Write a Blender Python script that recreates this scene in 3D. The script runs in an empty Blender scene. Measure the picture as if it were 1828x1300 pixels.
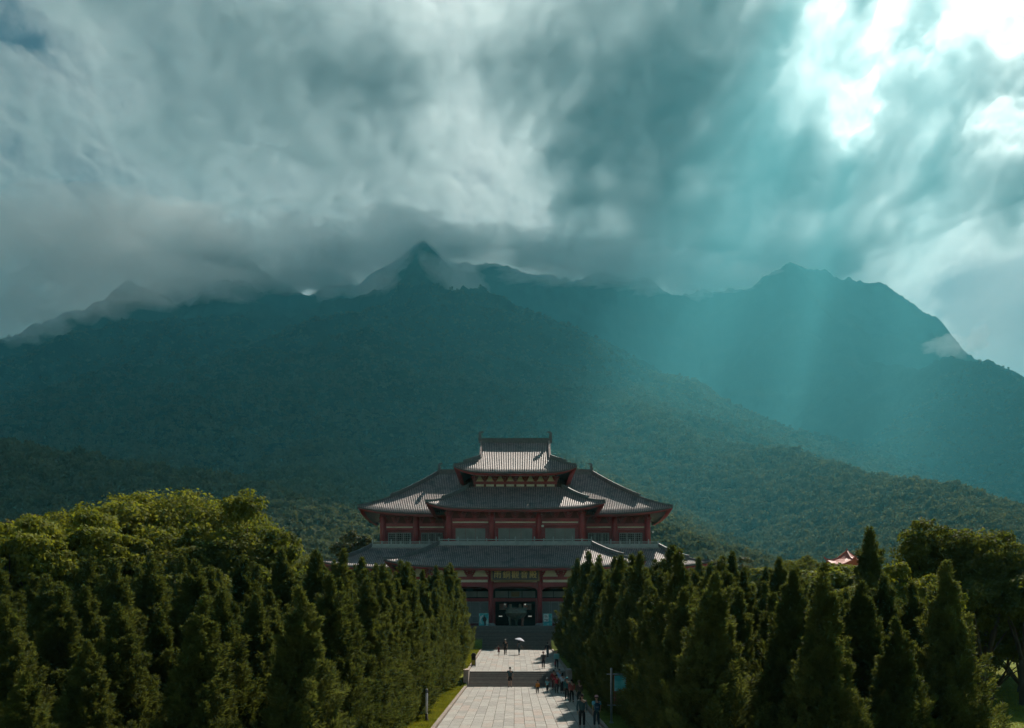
import bpy, bmesh, math, random
import numpy as np
from mathutils import Vector, Matrix, Euler

scene = bpy.context.scene
COL = scene.collection
R = math.radians

# ------------------------------------------------------------------ camera
EYE = 5.57                      # eye height above the lower terrace
FOC = 1500.0                    # focal length in photo pixels (1828 wide)
VPX, VPY = 919.0, 1112.0        # vanishing point of the avenue in the photo
cam_data = bpy.data.cameras.new('camera')
cam_data.sensor_width = 36.0
cam_data.lens = FOC / 1828.0 * 36.0
cam_data.shift_x = -(VPX - 914.0) / 1828.0
cam_data.shift_y = (VPY - 650.0) / 1828.0
cam_data.clip_start = 0.5
cam_data.clip_end = 90000.0
cam = bpy.data.objects.new('camera', cam_data)
cam.location = (0, 0, EYE)
cam.rotation_euler = (R(90), 0, 0)
COL.objects.link(cam)
scene.camera = cam

# ------------------------------------------------------------------ sun and sky
SUN_EL, SUN_AZ = R(48.3), R(30.0)      # ahead of the camera, to the right
SUN = Vector((math.sin(SUN_AZ) * math.cos(SUN_EL), math.cos(SUN_AZ) * math.cos(SUN_EL), math.sin(SUN_EL)))
sd = bpy.data.lights.new('sun', 'SUN')
sd.energy = 5.0
sd.angle = R(0.5)
sd.color = (1.0, 0.90, 0.77)
sun = bpy.data.objects.new('sun', sd)
sun.rotation_euler = (-SUN).to_track_quat('-Z', 'Y').to_euler()
sun.location = (300, 600, 600)
COL.objects.link(sun)

world = bpy.data.worlds.new('World')
scene.world = world
world.use_nodes = True
wn, wl = world.node_tree.nodes, world.node_tree.links
sky = wn.new('ShaderNodeTexSky')
sky.sky_type = 'NISHITA'
sky.sun_disc = False
sky.sun_elevation = SUN_EL
sky.sun_rotation = SUN_AZ
sky.altitude = 2000.0
sky.air_density = 1.0
sky.dust_density = 0.6
sky.ozone_density = 1.0
tint = wn.new('ShaderNodeMix'); tint.data_type = 'RGBA'; tint.blend_type = 'MULTIPLY'
tint.inputs[0].default_value = 1.0
tint.inputs[7].default_value = (0.90, 0.95, 0.74, 1)
bgn = wn['Background']
bgn.inputs['Strength'].default_value = 0.05
wl.new(sky.outputs[0], tint.inputs[6])
wl.new(tint.outputs[2], bgn.inputs['Color'])

scene.view_settings.view_transform = 'Standard'
scene.view_settings.look = 'None'
scene.view_settings.exposure = 0.8
scene.view_settings.gamma = 1.0
scene.view_settings.use_curve_mapping = False
scene.render.engine = 'CYCLES'
cy = scene.cycles
cy.use_denoising = True
cy.adaptive_threshold = 0.03
cy.max_bounces = 6
cy.diffuse_bounces = 2
cy.glossy_bounces = 2
cy.transmission_bounces = 3
cy.volume_bounces = 4
cy.transparent_max_bounces = 24
cy.sample_clamp_indirect = 4.0

# ------------------------------------------------------------------ helpers
def at(px, py, Y):
    """world point seen at photo pixel (px, py) at distance Y ahead of the camera"""
    return Vector(((px - VPX) / FOC * Y, Y, EYE + (VPY - py) / FOC * Y))

def new_mesh(name, verts, faces, mat=None, smooth=False, mats=None, fmat=None):
    me = bpy.data.meshes.new(name)
    if isinstance(verts, np.ndarray) and isinstance(faces, np.ndarray):
        nv, nf, k = len(verts), len(faces), faces.shape[1]
        me.vertices.add(nv); me.vertices.foreach_set('co', verts.astype(np.float32).ravel())
        me.loops.add(nf * k); me.loops.foreach_set('vertex_index', faces.astype(np.int32).ravel())
        me.polygons.add(nf)
        me.polygons.foreach_set('loop_start', np.arange(0, nf * k, k, dtype=np.int32))
        me.update(calc_edges=True)
    else:
        me.from_pydata([tuple(v) for v in verts], [], [tuple(f) for f in faces])
    if mats:
        for m in mats: me.materials.append(m)
        me.polygons.foreach_set('material_index', np.asarray(fmat, dtype=np.int32))
    elif mat:
        me.materials.append(mat)
    if smooth:
        me.polygons.foreach_set('use_smooth', np.ones(len(me.polygons), dtype=bool))
    me.update()
    return me

def link(name, me, parent=None, loc=None):
    o = bpy.data.objects.new(name, me)
    COL.objects.link(o)
    if parent is not None: o.parent = parent
    if loc is not None: o.location = loc
    return o

def thing(name, label, cat, loc=(0, 0, 0), rz=0.0, group=None):
    o = bpy.data.objects.new(name, None)
    COL.objects.link(o)
    o.empty_display_size = 0.2
    o.location = loc
    o.rotation_euler = (0, 0, rz)
    return tag(o, label, cat, group)

def tag(o, label=None, cat=None, group=None, kind=None):
    if label: o['label'] = label
    if cat: o['category'] = cat
    if group: o['group'] = group
    if kind: o['kind'] = kind
    return o

class MB:
    """collects simple shapes for one mesh"""
    def __init__(s): s.v, s.f = [], []
    def add(s, verts, faces):
        n = len(s.v)
        s.v += [tuple(v) for v in verts]
        s.f += [tuple(i + n for i in f) for f in faces]
        return s
    def box(s, x0, x1, y0, y1, z0, z1):
        return s.add([(x0, y0, z0), (x1, y0, z0), (x1, y1, z0), (x0, y1, z0), (x0, y0, z1), (x1, y0, z1), (x1, y1, z1), (x0, y1, z1)],
                     [(0, 3, 2, 1), (4, 5, 6, 7), (0, 1, 5, 4), (1, 2, 6, 5), (2, 3, 7, 6), (3, 0, 4, 7)])
    def frustum(s, cx, cy, z0, z1, r0, r1, n=12):
        b = [(cx + r0 * math.cos(2 * math.pi * i / n), cy + r0 * math.sin(2 * math.pi * i / n), z0) for i in range(n)]
        t = [(cx + r1 * math.cos(2 * math.pi * i / n), cy + r1 * math.sin(2 * math.pi * i / n), z1) for i in range(n)]
        fs = [(i, (i + 1) % n, n + (i + 1) % n, n + i) for i in range(n)]
        fs += [tuple(range(n - 1, -1, -1)), tuple(range(n, 2 * n))]
        return s.add(b + t, fs)
    def lathe(s, cx, cy, prof, n=20):
        base = []
        for r, z in prof:
            base += [(cx + r * math.cos(2 * math.pi * i / n), cy + r * math.sin(2 * math.pi * i / n), z) for i in range(n)]
        fs = []
        for k in range(len(prof) - 1):
            for i in range(n):
                a, b = k * n + i, k * n + (i + 1) % n
                fs.append((a, b, b + n, a + n))
        fs.append(tuple(range(n - 1, -1, -1)))
        m = (len(prof) - 1) * n
        fs.append(tuple(range(m, m + n)))
        return s.add(base, fs)
    def prism(s, poly, axis, a0, a1):
        """extrude 2-D polygon along axis ('x': poly in y,z; 'y': poly in x,z)"""
        n = len(poly)
        if axis == 'y':
            v = [(p[0], a0, p[1]) for p in poly] + [(p[0], a1, p[1]) for p in poly]
        else:
            v = [(a0, p[0], p[1]) for p in poly] + [(a1, p[0], p[1]) for p in poly]
        fs = [(i, (i + 1) % n, n + (i + 1) % n, n + i) for i in range(n)]
        fs += [tuple(range(n - 1, -1, -1)), tuple(range(n, 2 * n))]
        return s.add(v, fs)
    def sweep(s, pts, w, h0, h1):
        """bar of width w along pts, from h0 below to h1 above the line"""
        v, fs = [], []
        n = len(pts)
        for i, p in enumerate(pts):
            p = Vector(p)
            d = Vector(pts[min(i + 1, n - 1)]) - Vector(pts[max(i - 1, 0)])
            sd_ = Vector((d.y, -d.x, 0)).normalized() * (w / 2)
            v += [p - sd_ + Vector((0, 0, h0)), p + sd_ + Vector((0, 0, h0)), p + sd_ + Vector((0, 0, h1)), p - sd_ + Vector((0, 0, h1))]
        for i in range(n - 1):
            for k in range(4):
                a, b = i * 4 + k, i * 4 + (k + 1) % 4
                fs.append((a, b, b + 4, a + 4))
        fs += [(3, 2, 1, 0), tuple((n - 1) * 4 + k for k in range(4))]
        return s.add(v, fs)
    def tube(s, pts, r, n=8):
        v, fs = [], []
        m = len(pts)
        rs = r if isinstance(r, (list, tuple)) else [r] * m
        for i, p in enumerate(pts):
            p = Vector(p)
            d = (Vector(pts[min(i + 1, m - 1)]) - Vector(pts[max(i - 1, 0)])).normalized()
            a = Vector((0, 0, 1)) if abs(d.z) < 0.9 else Vector((1, 0, 0))
            u = d.cross(a).normalized(); w = d.cross(u)
            v += [p + (u * math.cos(2 * math.pi * k / n) + w * math.sin(2 * math.pi * k / n)) * rs[i] for k in range(n)]
        for i in range(m - 1):
            for k in range(n):
                a, b = i * n + k, i * n + (k + 1) % n
                fs.append((a, b, b + n, a + n))
        fs += [tuple(range(n - 1, -1, -1)), tuple(range((m - 1) * n, m * n))]
        return s.add(v, fs)
    def mesh(s, name, mat=None, smooth=False):
        return new_mesh(name, s.v, s.f, mat, smooth)
    def build(s, name, mat, parent=None, smooth=False, loc=None):
        return link(name, s.mesh(name, mat, smooth), parent, loc)

# numpy gradient-free value noise ------------------------------------
def _hash(ix, iy, seed):
    h = (ix.astype(np.int64) * 374761393 + iy.astype(np.int64) * 668265263 + seed * 974634541) & 0xffffffff
    h = ((h ^ (h >> 13)) * 1274126177) & 0xffffffff
    h = h ^ (h >> 16)
    return (h & 0xffff) / 65535.0
def vnoise(x, y, seed=0):
    x0, y0 = np.floor(x), np.floor(y)
    fx, fy = x - x0, y - y0
    fx = fx * fx * fx * (fx * (fx * 6 - 15) + 10); fy = fy * fy * fy * (fy * (fy * 6 - 15) + 10)
    a, b = _hash(x0, y0, seed), _hash(x0 + 1, y0, seed)
    c, d = _hash(x0, y0 + 1, seed), _hash(x0 + 1, y0 + 1, seed)
    return (a + (b - a) * fx) * (1 - fy) + (c + (d - c) * fx) * fy
def fbm(x, y, octv=5, seed=0, gain=0.5, lac=2.03):
    s, a, n = 0.0, 1.0, 0.0
    for k in range(octv):
        c_, s_ = math.cos(k * 0.7), math.sin(k * 0.7)
        s = s + a * vnoise(x * c_ - y * s_ + 17.3 * k, x * s_ + y * c_ - 9.1 * k, seed + k)
        n += a; a *= gain; x = x * lac; y = y * lac
    return s / n
def ridged(x, y, octv=4, seed=0):
    s, a, n = 0.0, 1.0, 0.0
    for k in range(octv):
        s = s + a * (1 - np.abs(2 * vnoise(x + 31.7 * k, y - 11.9 * k, seed + k) - 1)) ** 1.6
        n += a; a *= 0.5; x = x * 2.1; y = y * 2.1
    return s / n
def cells(x, y, seed=0):
    """distance to nearest jittered cell point and that cell's random value"""
    ix, iy = np.floor(x), np.floor(y)
    best = np.full(x.shape, 9.0); val = np.zeros(x.shape)
    for dx in (-1, 0, 1):
        for dy in (-1, 0, 1):
            cx, cy_ = ix + dx, iy + dy
            px = cx + 0.15 + 0.7 * _hash(cx, cy_, seed); py = cy_ + 0.15 + 0.7 * _hash(cx, cy_, seed + 5)
            d = np.hypot(px - x, py - y)
            m = d < best
            best = np.where(m, d, best); val = np.where(m, _hash(cx, cy_, seed + 9), val)
    return best, val
def sstep(a, b, x):
    t = np.clip((x - a) / (b - a), 0, 1)
    return t * t * (3 - 2 * t)

# ------------------------------------------------------------------ materials
def mat_new(name):
    m = bpy.data.materials.new(name)
    m.use_nodes = True
    nt = m.node_tree
    return m, nt, nt.nodes, nt.links, nt.nodes['Principled BSDF']
def ramp(nodes, stops):
    r = nodes.new('ShaderNodeValToRGB')
    e = r.color_ramp.elements
    while len(e) < len(stops): e.new(0.5)
    for i, (p, c) in enumerate(stops):
        e[i].position = p; e[i].color = (*c, 1)
    return r
def mat_var(name, c0, c1, scale=2.0, rough=0.7, bump=0.0, bscale=20.0, detail=5.0, metallic=0.0, spec=0.5, stretch=(1, 1, 1), dirt=None):
    """two-tone noise surface with optional fine bump and darker stains"""
    m, nt, N, L, b = mat_new(name)
    tc = N.new('ShaderNodeTexCoord'); mp = N.new('ShaderNodeMapping')
    mp.inputs['Scale'].default_value = stretch
    L.new(tc.outputs['Object'], mp.inputs['Vector'])
    n = N.new('ShaderNodeTexNoise'); n.inputs['Scale'].default_value = scale; n.inputs['Detail'].default_value = detail
    L.new(mp.outputs[0], n.inputs['Vector'])
    rp = ramp(N, [(0.3, c0), (0.7, c1)])
    L.new(n.outputs['Fac'], rp.inputs['Fac'])
    out = rp.outputs[0]
    if dirt:
        n2 = N.new('ShaderNodeTexNoise'); n2.inputs['Scale'].default_value = scale * 0.37; n2.inputs['Detail'].default_value = 8
        L.new(mp.outputs[0], n2.inputs['Vector'])
        r2 = ramp(N, [(0.5, (0, 0, 0)), (0.72, (1, 1, 1))])
        L.new(n2.outputs['Fac'], r2.inputs['Fac'])
        mx = N.new('ShaderNodeMix'); mx.data_type = 'RGBA'
        L.new(r2.outputs[0], mx.inputs[0]); L.new(out, mx.inputs[6]); mx.inputs[7].default_value = (*dirt, 1)
        out = mx.outputs[2]
    L.new(out, b.inputs['Base Color'])
    b.inputs['Roughness'].default_value = rough
    b.inputs['Metallic'].default_value = metallic
    b.inputs['Specular IOR Level'].default_value = spec
    if bump:
        n3 = N.new('ShaderNodeTexNoise'); n3.inputs['Scale'].default_value = bscale; n3.inputs['Detail'].default_value = 6
        L.new(mp.outputs[0], n3.inputs['Vector'])
        bp = N.new('ShaderNodeBump'); bp.inputs['Strength'].default_value = bump; bp.inputs['Distance'].default_value = 0.05
        L.new(n3.outputs['Fac'], bp.inputs['Height']); L.new(bp.outputs[0], b.inputs['Normal'])
    return m
def mat_leaf(name, c0, c1, trans=0.35, scale=1.2, rough=0.7, spec=0.12):
    """leaf: diffuse + translucent, tone varies per clump and per tree"""
    m, nt, N, L, b = mat_new(name)
    tc = N.new('ShaderNodeTexCoord')
    n = N.new('ShaderNodeTexNoise'); n.inputs['Scale'].default_value = scale; n.inputs['Detail'].default_value = 4
    L.new(tc.outputs['Object'], n.inputs['Vector'])
    oi = N.new('ShaderNodeObjectInfo')
    ad = N.new('ShaderNodeMath'); ad.operation = 'MULTIPLY_ADD'; ad.inputs[1].default_value = 0.35
    L.new(oi.outputs['Random'], ad.inputs[0]); L.new(n.outputs['Fac'], ad.inputs[2])
    rp = ramp(N, [(0.4, c0), (0.95, c1)])
    L.new(ad.outputs[0], rp.inputs['Fac'])
    L.new(rp.outputs[0], b.inputs['Base Color'])
    b.inputs['Roughness'].default_value = rough
    b.inputs['Specular IOR Level'].default_value = spec
    tr = N.new('ShaderNodeBsdfTranslucent')
    tm = N.new('ShaderNodeMix'); tm.data_type = 'RGBA'; tm.blend_type = 'MULTIPLY'; tm.inputs[0].default_value = 1
    L.new(rp.outputs[0], tm.inputs[6]); tm.inputs[7].default_value = (1.3, 1.25, 0.6, 1)
    L.new(tm.outputs[2], tr.inputs['Color'])
    mx = N.new('ShaderNodeMixShader'); mx.inputs[0].default_value = trans
    L.new(b.outputs[0], mx.inputs[1]); L.new(tr.outputs[0], mx.inputs[2])
    L.new(mx.outputs[0], N['Material Output'].inputs['Surface'])
    return m
def mat_volume(name, color, density, aniso):
    m, nt, N, L, b = mat_new(name)
    N.remove(b)
    v = N.new('ShaderNodeVolumePrincipled')
    v.inputs['Color'].default_value = (*color, 1)
    v.inputs['Density'].default_value = density
    v.inputs['Anisotropy'].default_value = aniso
    L.new(v.outputs[0], N['Material Output'].inputs['Volume'])
    m.cycles.homogeneous_volume = True
    return m
# ------------------------------------------------------------------ mountains
def far_y(Y):
    """the range is set back to twice its first sketch beyond the foothills"""
    return Y * (1.0 + float(sstep(500.0, 1500.0, np.array(float(Y)))))
def ridge_field(X, Y, ridges):
    H = np.full(X.shape, -500.0)
    for pts, k in ridges:
        P = np.array([tuple(at(p[0], p[1], far_y(p[2]))) for p in pts])
        best = np.full(X.shape, -1e9)
        for a, b in zip(P[:-1], P[1:]):
            d = b[:2] - a[:2]
            t = np.clip(((X - a[0]) * d[0] + (Y - a[1]) * d[1]) / (d @ d), 0, 1)
            dx, dy = X - (a[0] + t * d[0]), Y - (a[1] + t * d[1])
            dist = np.sqrt(dx * dx + dy * dy + 2500.0) - 50.0
            z = a[2] + t * (b[2] - a[2])
            best = np.maximum(best, z - k * dist)
        s = 70.0                                           # smooth maximum
        m = np.maximum(H, best)
        H = m + s * np.log(np.exp(-(m - H) / s) + np.exp(-(m - best) / s)) - s * math.log(2) * np.exp(-np.abs(H - best) / s)
    return H

RIDGES = [
    # central peak and the long spur that runs down to the right behind the temple
    ([(745, 492, 3000), (800, 535, 2750), (880, 575, 2450), (1000, 634, 2050), (1060, 662, 1850), (1130, 697, 1700), (1200, 738, 1550), (1300, 782, 1380), (1400, 812, 1230), (1500, 850, 1090), (1600, 886, 960), (1700, 924, 830), (1800, 962, 700)], 0.52),
    ([(745, 492, 3000), (700, 560, 2500), (660, 660, 1900), (600, 760, 1450), (560, 850, 1000), (540, 930, 700)], 0.50),
    ([(900, 590, 2350), (930, 700, 1750), (960, 800, 1250), (1000, 880, 900), (1040, 960, 600)], 0.50),
    # far central summit
    ([(745, 492, 3000), (770, 440, 4300), (830, 456, 4400), (890, 458, 4500), (960, 478, 4500), (1100, 500, 4600), (1200, 520, 4700), (1290, 516, 4800)], 1.0),
    ([(640, 505, 4300), (770, 440, 4300)], 0.9),
    # left mountain
    ([(640, 505, 4300), (560, 508, 4000), (500, 503, 3900), (450, 488, 3800), (410, 474, 3700), (360, 478, 3600), (290, 515, 3300), (190, 548, 3000), (120, 580, 2800), (50, 616, 2600), (-60, 655, 2400), (-200, 680, 2200)], 0.85),
    ([(410, 474, 3700), (400, 560, 2900), (370, 660, 2200), (330, 760, 1600), (280, 850, 1100), (240, 905, 800)], 0.52),
    ([(50, 616, 2600), (120, 690, 2100), (180, 760, 1650), (240, 830, 1250)], 0.52),
    # left foothill in the shade
    ([(-250, 790, 950), (0, 838, 800), (150, 852, 760), (300, 878, 720), (420, 893, 680), (480, 925, 620), (560, 965, 540), (640, 1010, 450)], 0.45),
    # right mountain across the valley
    ([(1200, 545, 4900), (1290, 516, 4700), (1350, 505, 4500), (1410, 486, 4400), (1470, 500, 4350), (1560, 524, 4300), (1620, 575, 4200), (1700, 640, 4100), (1800, 705, 4000), (2000, 800, 3900)], 0.95),
    ([(1410, 486, 4400), (1440, 580, 4000), (1460, 680, 3700), (1470, 790, 3400)], 0.75),
    # right-hand ridge
    ([(1560, 640, 3200), (1640, 642, 2900), (1710, 644, 2700), (1770, 656, 2600), (1850, 690, 2500), (2000, 730, 2400)], 0.8),
    ([(1710, 644, 2700), (1690, 720, 2450), (1650, 790, 2250), (1590, 865, 2050)], 0.6),
    ([(1850, 690, 2500), (1840, 770, 2100), (1800, 850, 1750), (1740, 915, 1500)], 0.50),
]
def base_rise(Y):
    return 5.0 + 0.045 * np.maximum(Y - 165.0, 0.0) + 0.000012 * np.maximum(Y - 400.0, 0) ** 2
def terrain_h(X, Y, fine=True):
    wx = 260 * (fbm(X / 1000, Y / 1000, 4, 3) - 0.5); wy = 260 * (fbm(X / 1000, Y / 1000, 4, 8) - 0.5)
    H = ridge_field(X + wx * sstep(700, 4000, Y) * 0.6, Y + wy * sstep(700, 4000, Y) * 0.6, RIDGES)
    B = base_rise(Y)
    up = np.clip(H / 1500.0, 0.03, 1.2)
    H = H + (ridged(X / 1150, Y / 1150, 5, 21) - 0.52) * 300 * up
    H = H + (ridged(X / 330 + 3, Y / 330, 4, 41) - 0.55) * 60 * np.clip(H / 1100.0, 0.06, 1.0)
    s = 14.0
    m = np.maximum(H, B)
    H = m + s * np.log(np.exp(-(m - H) / s) + np.exp(-(m - B) / s))
    if fine:
        d, v = cells(X / 9.0, Y / 9.0, 77)
        crown = np.sqrt(np.clip(1 - (d / 0.75) ** 2, 0, 1)) * (3.0 + 5.0 * v)
        d2, v2 = cells(X / 30.0, Y / 30.0, 97)
        crown2 = np.sqrt(np.clip(1 - (d2 / 0.8) ** 2, 0, 1)) * (5.0 + 14.0 * v2)
        H = H + crown * sstep(2400, 900, Y) + crown2 * sstep(900, 2600, Y) + 1.5 * (fbm(X / 3.0, Y / 3.0, 2, 5) - 0.5) * sstep(1200, 500, Y)
    return H

def mat_forest(name):
    m, nt, N, L, b = mat_new(name)
    tc = N.new('ShaderNodeTexCoord')
    n1 = N.new('ShaderNodeTexNoise'); n1.inputs['Scale'].default_value = 0.004; n1.inputs['Detail'].default_value = 7
    n2 = N.new('ShaderNodeTexVoronoi'); n2.inputs['Scale'].default_value = 0.11
    n3 = N.new('ShaderNodeTexNoise'); n3.inputs['Scale'].default_value = 0.35; n3.inputs['Detail'].default_value = 5
    for n in (n1, n2, n3): L.new(tc.outputs['Object'], n.inputs['Vector'])
    r1 = ramp(N, [(0.35, (0.014, 0.024, 0.011)), (0.55, (0.024, 0.035, 0.016)), (0.72, (0.038, 0.044, 0.022))])
    L.new(n1.outputs['Fac'], r1.inputs['Fac'])
    r2 = ramp(N, [(0.0, (0.55, 0.6, 0.55)), (1.0, (1.7, 1.6, 1.5))])
    L.new(n2.outputs['Color'], r2.inputs['Fac'])
    mx = N.new('ShaderNodeMix'); mx.data_type = 'RGBA'; mx.blend_type = 'MULTIPLY'; mx.inputs[0].default_value = 1
    L.new(r1.outputs[0], mx.inputs[6]); L.new(r2.outputs[0], mx.inputs[7])
    r3 = ramp(N, [(0.3, (0.6, 0.6, 0.6)), (0.7, (1.35, 1.35, 1.3))])
    L.new(n3.outputs['Fac'], r3.inputs['Fac'])
    mx2 = N.new('ShaderNodeMix'); mx2.data_type = 'RGBA'; mx2.blend_type = 'MULTIPLY'; mx2.inputs[0].default_value = 1
    L.new(mx.outputs[2], mx2.inputs[6]); L.new(r3.outputs[0], mx2.inputs[7])
    L.new(mx2.outputs[2], b.inputs['Base Color'])
    b.inputs['Roughness'].default_value = 0.9
    b.inputs['Specular IOR Level'].default_value = 0.0
    bp = N.new('ShaderNodeBump'); bp.inputs['Strength'].default_value = 1.0; bp.inputs['Distance'].default_value = 5.0
    ad = N.new('ShaderNodeMath'); ad.operation = 'SUBTRACT'
    L.new(n3.outputs['Fac'], ad.inputs[0]); L.new(n2.outputs['Distance'], ad.inputs[1])
    L.new(ad.outputs[0], bp.inputs['Height']); L.new(bp.outputs[0], b.inputs['Normal'])
    return m
M_FOREST = mat_forest('forest_slope')

def grid_faces(nr, nc):
    i = np.arange(nr - 1)[:, None] * nc + np.arange(nc - 1)[None, :]
    i = i.ravel()
    return np.stack([i, i + 1, i + nc + 1, i + nc], 1)

rows = np.exp(np.linspace(math.log(230.0), math.log(13500.0), 560))
cols = np.linspace(-0.76, 0.82, 720)
TY = np.repeat(rows[:, None], len(cols), 1)
TX = cols[None, :] * TY
TZ = terrain_h(TX, TY)
TZ -= 40.0 * sstep(300, 230, TY)
tv = np.stack([TX.ravel(), TY.ravel(), TZ.ravel()], 1)
mountain = link('mountain_terrain', new_mesh('mountain_terrain', tv, grid_faces(*TX.shape), M_FOREST, True))
tag(mountain, 'forested mountain slopes rising behind the temple', 'mountain', kind='structure')
# ------------------------------------------------------------------ ground, avenue, stairs
PX0, PX1 = -4.15, 4.65            # edges of the paved avenue
Y_ST0, Y_ST1 = 73.2, 75.76        # lower stairs
Y_UP0, Y_UP1 = 107.0, 113.0       # upper stairs
Z_UP = 1.2                        # start of the upper terrace
SLOPE = 0.0303
def terrace_z(Y):                 # walking surface along the avenue
    if Y < Y_ST0: return 0.0
    if Y < Y_ST1: return Z_UP * (Y - Y_ST0) / (Y_ST1 - Y_ST0)
    if Y < Y_UP0: return Z_UP + SLOPE * (Y - Y_ST1)
    z0 = Z_UP + SLOPE * (Y_UP0 - Y_ST1)
    if Y < Y_UP1: return z0 + (5.12 - z0) * (Y - Y_UP0) / (Y_UP1 - Y_UP0)
    return 5.12
def ground_z(X, Y):
    X = np.asarray(X, float); Y = np.asarray(Y, float)
    z = np.interp(Y, [-400, 72.0, 78.0, 106, 114, 165, 420], [0.07, 0.07, 1.27, 2.2, 5.02, 5.02, 16.0])
    inside = (X > PX0 - 0.02) & (X < PX1 + 0.02) & (Y < 114)
    z = np.where(inside, z - 0.5 - 0.8 * ((Y > 71) & (Y < 80)) - 1.6 * ((Y > 100) & (Y < 116)), z)
    out = np.maximum(np.abs(X - 0.25) - 6.0, 0)
    return z + np.where(inside, 0, 0.25 * (fbm(X / 9, Y / 9, 3, 61) - 0.5) * np.clip(out / 4, 0, 1))
def gz(x, y): return float(ground_z(np.array([x]), np.array([y]))[0])

def mat_grass(name):
    m, nt, N, L, b = mat_new(name)
    tc = N.new('ShaderNodeTexCoord')
    n1 = N.new('ShaderNodeTexNoise'); n1.inputs['Scale'].default_value = 0.35; n1.inputs['Detail'].default_value = 6
    n2 = N.new('ShaderNodeTexNoise'); n2.inputs['Scale'].default_value = 9.0; n2.inputs['Detail'].default_value = 6
    for n in (n1, n2): L.new(tc.outputs['Object'], n.inputs['Vector'])
    r1 = ramp(N, [(0.3, (0.10, 0.13, 0.02)), (0.55, (0.17, 0.20, 0.03)), (0.75, (0.23, 0.22, 0.05))])
    L.new(n1.outputs['Fac'], r1.inputs['Fac'])
    r2 = ramp(N, [(0.3, (0.5, 0.5, 0.5)), (0.7, (1.3, 1.3, 1.2))])
    L.new(n2.outputs['Fac'], r2.inputs['Fac'])
    mx = N.new('ShaderNodeMix'); mx.data_type = 'RGBA'; mx.blend_type = 'MULTIPLY'; mx.inputs[0].default_value = 1
    L.new(r1.outputs[0], mx.inputs[6]); L.new(r2.outputs[0], mx.inputs[7])
    L.new(mx.outputs[2], b.inputs['Base Color'])
    b.inputs['Roughness'].default_value = 0.9
    b.inputs['Specular IOR Level'].default_value = 0.1
    bp = N.new('ShaderNodeBump'); bp.inputs['Strength'].default_value = 0.8; bp.inputs['Distance'].default_value = 0.12
    L.new(n2.outputs['Fac'], bp.inputs['Height']); L.new(bp.outputs[0], b.inputs['Normal'])
    return m
M_GRASS = mat_grass('lawn_grass')
xs = np.unique(np.concatenate([np.linspace(-420, -60, 30), np.linspace(-60, PX0 - 0.05, 40), [PX0, PX1], np.linspace(PX1 + 0.05, 60, 40), np.linspace(60, 420, 30)]))
ys = np.unique(np.concatenate([np.linspace(-300, 20, 20), np.linspace(20, 130, 160), np.linspace(130, 420, 60)]))
gX, gY = np.meshgrid(xs, ys)
gZ = ground_z(gX, gY)
ground = link('ground', new_mesh('ground', np.stack([gX.ravel(), gY.ravel(), gZ.ravel()], 1), grid_faces(*gX.shape), M_GRASS, True))
tag(ground, 'sunlit yellow-green lawn beside the avenue', 'lawn', kind='structure')

def mat_slab(name, base=(0.325, 0.31, 0.285)):
    m, nt, N, L, b = mat_new(name)
    tc = N.new('ShaderNodeTexCoord'); oi = N.new('ShaderNodeObjectInfo')
    geo = N.new('ShaderNodeNewGeometry')
    ad = N.new('ShaderNodeMath'); ad.operation = 'ADD'
    L.new(oi.outputs['Random'], ad.inputs[0]); L.new(geo.outputs['Random Per Island'], ad.inputs[1])
    fr = N.new('ShaderNodeMath'); fr.operation = 'FRACT'; L.new(ad.outputs[0], fr.inputs[0])
    b0 = Vector(base)
    r1 = ramp(N, [(0.0, tuple(b0 * 0.82)), (0.4, tuple(b0)), (0.75, tuple(b0 * 1.08)), (1.0, (b0[0] * 1.05, b0[1] * 0.9, b0[2] * 0.85))])
    L.new(fr.outputs[0], r1.inputs['Fac'])
    n = N.new('ShaderNodeTexNoise'); n.inputs['Scale'].default_value = 3.0; n.inputs['Detail'].default_value = 9; n.inputs['Roughness'].default_value = 0.7
    L.new(geo.outputs['Position'], n.inputs['Vector'])
    r2 = ramp(N, [(0.3, (0.72, 0.72, 0.72)), (0.7, (1.15, 1.15, 1.15))])
    L.new(n.outputs['Fac'], r2.inputs['Fac'])
    mx = N.new('ShaderNodeMix'); mx.data_type = 'RGBA'; mx.blend_type = 'MULTIPLY'; mx.inputs[0].default_value = 1
    L.new(r1.outputs[0], mx.inputs[6]); L.new(r2.outputs[0], mx.inputs[7])
    L.new(mx.outputs[2], b.inputs['Base Color'])
    b.inputs['Roughness'].default_value = 0.75
    bp = N.new('ShaderNodeBump'); bp.inputs['Strength'].default_value = 0.4; bp.inputs['Distance'].default_value = 0.01
    L.new(n.outputs['Fac'], bp.inputs['Height']); L.new(bp.outputs[0], b.inputs['Normal'])
    return m
M_SLAB = mat_slab('paving_stone')
M_JOINT = mat_var('joint_mortar', (0.07, 0.06, 0.05), (0.12, 0.10, 0.085), 3.0, 0.95)
M_STEP = mat_slab('step_stone', (0.20, 0.185, 0.17))
M_KERB = mat_slab('kerb_stone', (0.27, 0.215, 0.175))
M_CHEEK = mat_slab('cheek_stone', (0.36, 0.31, 0.28))

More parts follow.
